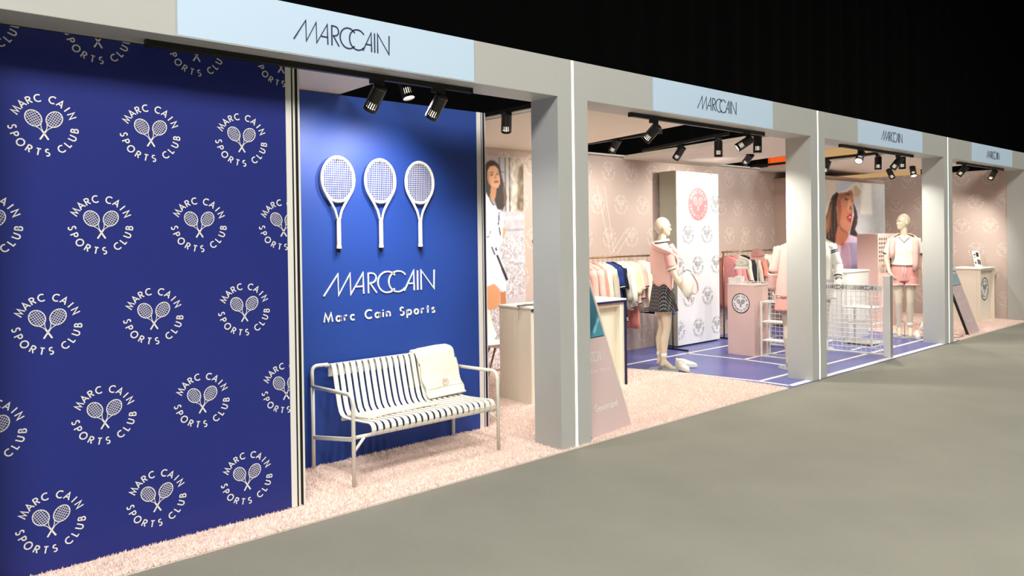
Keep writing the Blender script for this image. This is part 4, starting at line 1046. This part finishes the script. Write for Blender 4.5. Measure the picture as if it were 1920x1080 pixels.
# mannequin in pink top and tweed skirt
m1 = empty('mannequin', (3.19,1.60,.008), math.radians(-33))
m1.scale = (1,1,1.003)
A1 = [((-.005,-.170,1.440),(.045,-.245,1.170),(.170,-.270,.945),(.75,.05,-.62),(-.2,.5,-.6)), ((-.005,.170,1.440),(-.01,.235,1.160),(.060,.235,.930),(.2,0,-1),(0,-1,0))]
mannequin_body(m1, A1)
base_plate(m1, .19, 0)
tp_ = interp_rings([(1.505,.062,.085,-.012,0),(1.475,.082,.140,-.010,0),(1.42,.104,.180,0,0),(1.33,.124,.172,.012,0),(1.22,.104,.150,.006,0),(1.12,.100,.146,0,0),(1.04,.116,.172,-.005,0)])
b_ = MB(); b_.grid(rings_cloth(tp_, 40, .025, 3), True)
for s in (-1, 1): sleeve(b_, (-.005,s*.145,1.450), (.032,s*.222,1.225), .062, .060)
top = b_.build('pink_top', PINKC, m1, smooth=True, solid=.005)
sleeve(sb := MB(), (.027,-.222,1.240), (.033,-.225,1.222), .0625, .0625); sb.build('sleeve_cuff', WHITC, top, smooth=True, solid=.004)
sk = interp_rings([(1.14,.090,.136,-.002,0),(1.04,.108,.164,-.008,0),(.94,.128,.190,-.008,0),(.84,.145,.205,-.004,0),(.715,.168,.228,0,0)], 5)
MB().grid(rings_cloth(sk, 48, .030, 8, 6), True).build('tweed_skirt', TWEED, m1, smooth=True, solid=.006)
# sweater laid over the shoulders, sleeves hanging in front
shw = interp_rings([(1.535,.064,.076,-.02,0),(1.51,.085,.130,-.018,0),(1.46,.110,.192,-.014,0),(1.38,.122,.212,-.008,0),(1.27,.124,.200,-.006,0),(1.16,.120,.182,-.006,0)], 4)
rows = rings_cloth(shw, 44, .055, 21, 5)
keep = []
for i, row in enumerate(rows): # open towards the front, longer at the right side
    keep.append([(x, y, z-((.17+.05*math.sin(x*30))*max(0, min(1,(.06-y)/.2))*i/len(rows))) for (x, y, z) in row[5:40]])
MB().grid(keep).build('shoulder_sweater', PINKL, m1, smooth=True, solid=.008)
for s, e in ((-1,(.120,-.11,1.10)), (1,(.15,.04,1.16))):
    MB().tube([(.060,s*.12,1.50),(.118,s*.085,1.42),(.140,s*.045,1.33),(.138,-.06,1.22),e], [.034,.038,.040,.040,.034], 12).build('hanging_sleeve', PINKL, m1, smooth=True)
MB().tube([(-.03,.13,1.525),(-.105,.06,1.52),(-.125,-.05,1.49),(-.085,-.17,1.455),(.0,-.225,1.42),(.085,-.175,1.36),(.125,-.09,1.28)], [.020,.024,.026,.027,.027,.026,.020], 12, flat=(1.25,.8)).build('rolled_sleeve', PINKL, m1, smooth=True)
cl = MB(); cl.tube([(-.01+.078*math.cos(t), .074*math.sin(t), 1.545+.014*math.cos(t)) for t in [2*math.pi*k/24 for k in range(24)]], .022, 8, closed=True, flat=(1.1,.8)); cl.build('white_collar', WHITC, m1, smooth=True)
cl = MB(); cl.tube([(-.01+.092*math.cos(t), .088*math.sin(t), 1.540+.012*math.cos(t)) for t in [2*math.pi*k/24 for k in range(24)]], .007, 6, closed=True); cl.build('collar_stripe', STRIPE, m1, smooth=True)
for s in (-1, 1):
    sc_ = MB(); sc_.tube([(-.026,s*.074,.21),(-.027,s*.074,.185),(-.028,s*.074,.16)], [.036,.039,.035], 14); sc_.build('ankle_sock', WHITC, m1, smooth=True)
tag(m1, 'mannequin in pink top, shoulder sweater and dark tweed mini skirt', 'mannequin')
# racket bag hanging from its right arm
bgE = empty('shoulder_bag', (3.19,1.60,.008), math.radians(-33))
rr = []
for z, a, b in ((1.20,.030,.018),(1.15,.060,.030),(1.05,.075,.034),(.96,.062,.032),(.90,.030,.022)):
    rr.append([(.175+a*math.cos(2*math.pi*k/16), -.335+b*math.sin(2*math.pi*k/16), z) for k in range(16)])
MB().loft(rr).build('bag_body', SHOE, bgE, smooth=True)
MB().tube(fillet([(.19,-.335,1.19),(.235,-.34,1.17),(.30,-.34,1.06),(.305,-.34,.97),(.26,-.34,.93),(.22,-.335,.96)], .05, 5), .009, 8, flat=(1,1.6)).build('strap', mat('strap_beige', (196,170,150), .7), bgE, smooth=True)
MB().tube([(.13,-.335,1.195),(.175,-.335,1.225),(.22,-.335,1.195)], .009, 8).build('top_clasp', mat('clasp_green', (150,160,140), .4), bgE, smooth=True)
tag(bgE, 'white bag with beige strap on the arm of the tweed-skirt mannequin', 'bag')
sneaker('white sneaker pointing forward beside the tweed-skirt mannequin base', (3.27,1.385,.017), math.radians(-112))
sneaker('white sneaker pointing sideways beside the tweed-skirt mannequin base', (3.50,1.50,.010), math.radians(-48), 0, -1)

# mannequin half hidden by the grey post, long pink sweater
m2 = empty('mannequin', (4.37,.55,.008), math.radians(30))
A2 = [((-.005,-.170,1.440),(-.02,-.235,1.160),(.06,-.24,.94),(.2,0,-1),(0,1,0)), ((-.005,.170,1.440),(-.02,.235,1.160),(.06,.24,.94),(.2,0,-1),(0,-1,0))]
mannequin_body(m2, A2); base_plate(m2, .19)
sw = interp_rings([(1.51,.066,.080,-.012,0),(1.475,.090,.150,-.010,0),(1.40,.118,.190,0,0),(1.30,.136,.190,.008,0),(1.15,.134,.190,0,0),(1.00,.140,.200,0,0),(.86,.142,.205,0,0)])
b_ = MB(); b_.grid(rings_cloth(sw, 40, .02, 13), True)
for s in (-1, 1): sleeve(b_, (-.005,s*.150,1.455), (-.015,s*.235,1.15), .072, .060); sleeve(b_, (-.015,s*.235,1.16), (.055,s*.24,.95), .060, .046)
so = b_.build('pink_sweater', PINKL, m2, smooth=True, solid=.006)
for z in (.90, .87):
    MB().grid([[(x*1.012, y*1.012, zz) for (x, y, _), zz in zip(rr_, [z+dz]*99)] for dz, rr_ in ((0, rings_cloth([(z,.142,.205,0,0)]*2, 40, .0, 1)[0]), (-.012, rings_cloth([(z,.142,.205,0,0)]*2, 40, .0, 1)[0]))], True).build('hem_stripe', WHITC, so, smooth=True)
MB().grid(rings_cloth(interp_rings([(.93,.120,.180,0,0),(.84,.138,.200,0,0),(.70,.165,.230,0,0)], 6), 40, .05, 4, 9), True).build('pink_skirt', PINKC, m2, smooth=True, solid=.005)
tag(m2, 'mannequin in long pale pink sweater half hidden by the post', 'mannequin')

# mannequin behind the post in white striped cardigan
m4 = empty('mannequin', (6.10,1.10,.008), math.radians(-150))
A4 = [((-.005,-.170,1.440),(.02,-.250,1.170),(.13,-.235,.97),(.9,.2,-.3),(0,.3,-1)), ((-.005,.170,1.440),(.02,.250,1.170),(.14,.250,.98),(.9,-.1,-.35),(0,-.3,-1))]
mannequin_body(m4, A4); base_plate(m4, .19)
b_ = MB(); b_.grid(rings_cloth(interp_rings([(1.51,.066,.080,-.012,0),(1.475,.090,.150,-.010,0),(1.40,.116,.186,0,0),(1.30,.130,.180,.008,0),(1.12,.122,.172,0,0),(.95,.136,.196,0,0)]), 40, .02, 17), True)
for s in (-1, 1): sleeve(b_, (-.005,s*.150,1.455), (.015,s*.246,1.165), .074, .064); sleeve(b_, (.015,s*.246,1.17), (.12,s*.242,.99), .064, .050)
cdg = b_.build('white_cardigan', WHITC, m4, smooth=True, solid=.006)
for s in (-1, 1):
    for t in (.28, .36, .80, .88):
        a_ = V3(-.005,s*.150,1.455).lerp(V3(.015,s*.246,1.165), t); d_ = V3(.02,s*.096,-.29).normalized()*.008; sb = MB(); sb.tube([a_-d_, a_+d_], .074*(1-t)+.064*t+.004, 16, cap=False); sb.build('sleeve_stripe', STRIPE, cdg, smooth=True)
    sb = MB(); sb.tube([V3(.098,s*.242,1.03), V3(.108,s*.242,1.012)], .057, 16, cap=False); sb.build('cuff_stripe', STRIPE, cdg, smooth=True)
MB().grid(rings_cloth(interp_rings([(1.0,.118,.178,0,0),(.86,.138,.205,0,0),(.70,.160,.228,0,0)], 6), 40, .05, 4, 9), True).build('white_skirt', WHITC, m4, smooth=True, solid=.005)
tag(m4, 'mannequin in white cardigan with navy sleeve stripes behind the post', 'mannequin')

# mannequin in pink shorts, cardigan over the shoulders
m3 = empty('mannequin', (8.07,.72,.008), math.radians(202))
m3.scale = (1.02,1.02,1.035)
A3 = [((-.005,-.170,1.440),(.03,-.240,1.170),(.10,-.20,.97),(.2,.5,-.8),(-.3,.8,0)), ((-.005,.170,1.440),(-.025,.245,1.160),(.035,.262,.920),(.25,.0,-.95),(.1,-1,0))]
mannequin_body(m3, A3, math.radians(-58), True, (.02,-.0)); base_plate(m3, .20)
b_ = MB(); b_.grid(rings_cloth(interp_rings([(1.505,.062,.078,-.012,0),(1.475,.088,.145,-.010,0),(1.41,.112,.180,0,0),(1.32,.134,.178,.012,0),(1.22,.122,.166,.008,0),(1.14,.126,.176,.004,0),(1.075,.132,.186,0,0)]), 40, .03, 31), True)
for s in (-1, 1): sleeve(b_, (-.005,s*.150,1.455), (-.012,s*.225,1.235), .072, .066)
sh_ = b_.build('white_shirt', WHITC, m3, smooth=True, solid=.005)
for s in (-1, 1): sb = MB(); sleeve(sb, (-.012,s*.222,1.248), (-.013,s*.226,1.232), .069, .069); sb.build('sleeve_stripe', STRIPE, sh_, smooth=True)
for k in range(3): MB().ball((.118-.002*k,.004,1.43-.05*k), (.006,.006,.006), 8, 6).build('button', WHITE, sh_)
MB().tube([(.060,-.07,1.508),(.105,-.03,1.48),(.118,.0,1.43),(.105,.03,1.48),(.060,.07,1.508)], .016, 8, flat=(.5,1.4)).build('shirt_collar', WHITC, sh_, smooth=True)
b_ = MB(); b_.grid(rings_cloth(interp_rings([(1.12,.100,.150,-.0,0),(1.0,.126,.186,-.008,0),(.90,.126,.190,-.006,0),(.84,.114,.184,0,0)]), 40, .015, 9), True)
for s in (-1, 1): b_.grid(rings_cloth(interp_rings([(.90,.112,.092,-.002,s*.092),(.84,.112,.096,0,s*.093),(.765,.112,.098,.004,s*.095)]), 30, .03, 5+s, 5), True)
shr = b_.build('pink_shorts', PINKC, m3, smooth=True, solid=.006)
for s in (-1, 1):
    sb = MB(); sb.grid(rings_cloth([(.795,.117,.103,.004,s*.095),(.765,.118,.104,.004,s*.095)], 30, .03, 5+s, 5), True); sb.build('turned_cuff', PINKL, shr, smooth=True, solid=.008)
    MB().tube([(.108,s*.012,1.10),(.136,s*.018,1.0),(.142,s*.02,.92)], .005, 6).build('drawstring', WHITE, shr, smooth=True)
rows = rings_cloth(interp_rings([(1.545,.070,.082,-.02,0),(1.515,.102,.148,-.022,0),(1.455,.126,.215,-.018,0),(1.36,.140,.238,-.014,0),(1.25,.140,.236,-.012,0),(1.12,.136,.226,-.012,0),(1.02,.134,.215,-.012,0)], 4), 44, .04, 23, 6)
MB().grid([row[7:38] for row in rows]).build('shoulder_cardigan', PINKL, m3, smooth=True, solid=.009)
MB().tube([(.085,.150,1.475),(.125,.155,1.40),(.130,.150,1.25),(.128,.150,1.10),(.120,.145,1.00)], [.034,.040,.042,.040,.036], 12).build('hanging_sleeve', PINKL, m3, smooth=True)
MB().tube([(.085,-.150,1.475),(.120,-.155,1.40),(.122,-.160,1.28),(.118,-.165,1.18)], [.034,.040,.040,.036], 12).build('hanging_sleeve', PINKL, m3, smooth=True)
MB().tube([(-.03,.235,1.40),(-.02,.285,1.37),(.0,.295,1.27),(.0,.28,1.24)], [.03,.030,.026,.02], 10).build('sleeve_knot', PINKL, m3, smooth=True)
for s in (-1, 1):
    sc_ = MB(); sc_.tube([(-.026,s*.074,.21),(-.027,s*.074,.185),(-.028,s*.074,.16)], [.036,.039,.035], 14); sc_.build('ankle_sock', WHITC, m3, smooth=True)
tag(m3, 'mannequin in white shirt, pink cardigan and pink shorts', 'mannequin')
sneaker('white sneaker standing flat before the mannequin in pink shorts', (7.98,.50,.008), math.radians(205))
sneaker('white sneaker tipped on its toe beside the mannequin in pink shorts', (8.20,.46,.085), math.radians(-30), math.radians(30), -1)

# display hand on the white shelf
hn = empty('display_hand', (5.0,1.16,.744), 0)
mb = MB(); mb.capsule((0,0,.02), (0,0,.22), .032, .028); mb.capsule((0,0,.22), (0,.0,.31), .028, .022); hand_chain(mb, (0,0,.32), (-.25,.1,1), (-1,-.3,0), .3, 1)
o = mb.build('hand_form', SKIN, hn, smooth=True); q = o.modifiers.new('skin', 'REMESH'); q.mode = 'VOXEL'; q.voxel_size = .0045; q.use_smooth_shade = True
MB().lathe([(.045,0),(.045,.010),(.033,.014),(.001,.014)], 20).build('foot', WHITE, hn)
for z in (.24,.27): MB().tube([(.034*math.cos(2*math.pi*k/16), .034*math.sin(2*math.pi*k/16), z) for k in range(16)], .005, 6, closed=True).build('bracelet', CHROME, hn)
tag(hn, 'pale display hand with bracelets standing on the white shelf', 'display hand')

# ------------------------------------------------------------------ clothes rails and garments
BRASS = mat('rail_brass', (150,120,84), .35, metal=.8)
def rail(label, x0, x1, y, z):
    r = empty('clothes_rail', ((x0+x1)/2, y, .006)); h = (x1-x0)/2
    MB().tube([(-h,0,z),(h,0,z)], .011, 10).build('rail', BRASS, r, smooth=True)
    for s in (-1, 1):
        MB().tube([(s*(h-.04),0,.02),(s*(h-.04),0,z)], .012, 10).build('upright', BRASS, r, smooth=True)
        MB().box(s*(h-.04)-.02, s*(h-.04)+.02, -.25, .25, 0, .02).build('foot', BLACK, r)
    tag(r, label, 'clothes rail')
rail('brass clothes rail with many garments left of the tall white board', 2.55, 4.62, 2.50, 1.35)
rail('brass clothes rail right of the tall white board', 5.98, 8.0, 2.60, 1.35)
GM = {}
def gcol(c): return mat('cloth_%d_%d_%d' % c, c, .9, bump=.3, bscale=110, noise=.03, nscale=20)
HANG = mat('hanger_white', (232,228,220), .5)
def garment(label, x, y, zr, col, kind='top', L=.58, SL=.26, sw_=.20, band=None, seed=0, group='garments on the rails'):
    rg = random.Random(seed); r = empty('garment_on_hanger', (x, y, zr+.006), rg.uniform(-.12,.12))
    hk = [(0,0,.012+0)]+[(0,.018*math.sin(t),.0+.016*math.cos(t)) for t in (0,.6,1.3,2.0,2.7)]
    MB().tube([(0,.018*math.sin(t)+.0,.004+.018*math.cos(t)) for t in (-1.2,-.6,0,.6,1.3,2.2,3.0)]+[(0,0,-.035),(0,0,-.075)], .0028, 6).build('hanger_hook', CHROME, r)
    MB().tube([(0,-.20,-.135),(0,-.10,-.095),(0,0,-.072),(0,.10,-.095),(0,.20,-.135)], [.006,.009,.010,.009,.006], 8).build('hanger_bar', HANG, r, smooth=True)
    m_ = gcol(col)
    if kind == 'trousers':
        b = MB()
        for s in (-1, 1):
            b.grid([[(.020*math.cos(t)*(1+.2*math.sin(3*t)), s*.075+(.075+.006*math.sin(z*19))*math.sin(t), -.12-z) for t in [2*math.pi*k/20 for k in range(20)]] for z in [L*i/12 for i in range(13)]], True)
        body = b.build('trousers', m_, r, smooth=True, solid=.004)
    else:
        prof_ = [(-.075,.055,.018),(-.085,.09,.022),(-.105,.15,.028),(-.135,.20,.034),(-.17,.205,.042),(-.25,.20,.046)]
        n = 7
        for i in range(1, n+1): prof_.append((-.25-(L-.17)*i/n, .20+.012*i/n+(.05*i/n if kind == 'dress' else 0), .046+.012*i/n))
        ph = rg.uniform(0, 6); rows_ = []
        for i, (z, wy, tx) in enumerate(prof_):
            t_ = i/len(prof_); row = []
            for k in range(32):
                th = 2*math.pi*k/32; f_ = 1+.16*t_*math.sin(7*th+ph)+.1*t_*math.sin(11*th+ph*2)
                row.append((tx*f_*math.cos(th), wy*math.sin(th)*sw_/.20, z+.01*math.sin(2*th+ph)*t_))
            rows_.append(row)
        b = MB(); b.grid(rows_, True)
        ends = []
        if kind != 'vest':
            for s in (-1, 1):
                a0 = V3(0, s*.175*sw_/.20, -.150); a1 = V3(rg.uniform(-.02,.01), s*(.215+.10*SL)*sw_/.20, -.150-SL)
                pts = []; rs = []
                for k in range(8):
                    t = k/7; pts.append(a0.lerp(a1, t)+V3(.008*math.sin(t*9+ph),0,0)); rs.append(.058-.014*t+.003*math.sin(t*14+ph))
                b.tube(pts, rs, 14, cap=False, flat=(1,.75)); ends.append((a0, a1, s))
        body = b.build('cloth', m_, r, smooth=True, solid=.005)
        if band:
            for a0, a1, s in ends:
                dv = (a1-a0).normalized()
                for q, c_ in ((.012, band[0]), (.030, band[1])):
                    sb = MB(); sb.tube([a1-dv*(q+.006), a1-dv*(q-.006)], .0475, 14, cap=False, flat=(1,.75)); sb.build('cuff_stripe', gcol(c_), body, smooth=True)
            z = prof_[-1][0]
            for q, c_ in ((.03, band[0]), (.055, band[1])):
                row0 = rows_[-2]; row1 = rows_[-1]; t0 = 1-q/((L-.17)/n); t1 = 1-(q-.014)/((L-.17)/n)
                mk = lambda t: [tuple((row0[k][i]*(1-t)+row1[k][i]*t)*(1.03 if i < 2 else 1) for i in range(3)) for k in range(32)]
                MB().grid([mk(t0), mk(t1)], True).build('hem_stripe', gcol(c_), body, smooth=True)
        # dark collar opening
        MB().tube([(.020*math.cos(t), .055*math.sin(t), -.074+.006*math.cos(2*t)) for t in [2*math.pi*k/16 for k in range(16)]], .007, 6, closed=True).build('neck_rib', m_, body, smooth=True)
    if seed % 3 == 0:
        MB().box(-.002,.002,-.215,-.185,-.150-SL-.09,-.150-SL-.02).build('price_tag', WHITE, r)
    return tag(r, label, 'garment', group)
PK, SA, CR, NV, DN, WH, GR = (238,182,170), (232,150,136), (238,228,204), (36,64,140), (22,30,64), (240,238,228), (222,226,206)
G1 = [('pale pink knit jumper at the left end of the long rail',PK,'top',.62,.50,None),('pale pink shirt, second from the left on the long rail',(240,196,184),'top',.62,.50,None),
 ('salmon patterned blouse beside the cream cable knits',SA,'top',.64,.5,None),('cream cable knit jumper, left of two',CR,'top',.66,.52,None),('cream cable knit jumper, right of two next to the blue polo',(234,226,206),'top',.66,.52,None),
 ('royal blue short-sleeved polo dress with white cuffs',NV,'dress',.72,.24,(WH,DN)),('dark navy short-sleeved dress with white cuffs',DN,'dress',.74,.26,(WH,WH)),
 ('pale green printed blouse right of the navy dress',GR,'top',.60,.40,None),('white shirt in the middle of the long rail',WH,'top',.60,.45,(DN,WH)),('pale yellow jumper in the middle of the long rail',(236,222,180),'top',.56,.34,None),
 ('beige jumper left of the striped pink polo',(232,214,186),'top',.56,.30,(DN,WH)),('pink polo with navy and white cuffs',PK,'top',.50,.26,(DN,WH)),('pink track trousers hanging low on the rail',SA,'trousers',.84,.0,None),
 ('cream jacket right of the pink trousers',CR,'top',.66,.54,(DN,DN)),('white cardigan with navy striped cuffs',WH,'top',.64,.56,(DN,DN)),('salmon shirt near the mannequin shoulder',SA,'top',.58,.40,None)]
XS = [2.74,2.84,2.93,3.02,3.11,3.21,3.30,3.38,3.46,3.54,3.62,3.70,3.66,3.82,3.92,4.02]
for i, (lb, c, kd, L_, SL_, bd_) in enumerate(G1):
    garment(lb, XS[i], 2.50+(-.12 if kd == 'trousers' else 0)*0, 1.35, c, kd, L_, SL_, .20, bd_, i+1, 'garments on the long rail')
def skirt(label, x, c, L_, seed):
    r = empty('skirt_on_hanger', (x, 2.50, 1.356)); MB().tube([(0,.018*math.sin(t),.004+.018*math.cos(t)) for t in (-1.2,-.6,0,.6,1.3,2.2,3.0)]+[(0,0,-.05),(0,0,-.46)], .0028, 6).build('hanger_hook', CHROME, r)
    MB().tube([(0,-.16,-.46),(0,.16,-.46)], .008, 8).build('hanger_bar', HANG, r)
    rows_ = []
    for i in range(9):
        t = i/8; rows_.append([((.02+.05*t)*math.cos(th)*(1+.25*t*math.sin(12*th)), (.15+.07*t)*math.sin(th)*(1+.06*t*math.sin(12*th)), -.46-L_*t) for th in [2*math.pi*k/48 for k in range(48)]])
    MB().grid(rows_, True).build('pleated_cloth', gcol(c), r, smooth=True, solid=.004); tag(r, label, 'skirt', 'garments on the long rail')
skirt('royal blue pleated skirt at the right end of the long rail', 4.30, NV, .36, 1)
skirt('black pleated skirt beside the royal blue pleated skirt', 4.14, (24,24,34), .34, 2)
G2 = [('long pink hooded sweatshirt at the left end of the right rail',(236,160,160),'dress',.80,.60,None),('deeper pink sweatshirt behind the hooded one',(230,140,140),'top',.66,.50,None),('beige jacket with dark cuffs on the right rail',(222,212,192),'top',.52,.34,(DN,DN)),
 ('black top behind the white cap',(34,34,38),'top',.6,.3,None),('grey beige cardigan on the right rail',(196,186,168),'top',.58,.4,None),('coral striped polo on the right rail',(236,140,120),'top',.48,.28,(WH,DN)),
 ('pale green shirt on the right rail',GR,'top',.55,.4,None),('white blouse on the right rail',WH,'top',.56,.4,None),('cream patterned blouse on the right rail',(232,212,186),'top',.56,.4,None),('sand coloured jumper on the right rail',(222,198,170),'top',.56,.42,None),('navy jacket with white stripes at the far right of the right rail',DN,'top',.56,.42,(WH,WH))]
X2 = [6.12,6.26,6.42,6.58,6.72,6.90,7.08,7.24,7.40,7.54,7.70]
for i, (lb, c, kd, L_, SL_, bd_) in enumerate(G2): garment(lb, X2[i], 2.60, 1.35, c, kd, L_, SL_, .20, bd_, 40+i, 'garments on the right rail')
MB_ = MB
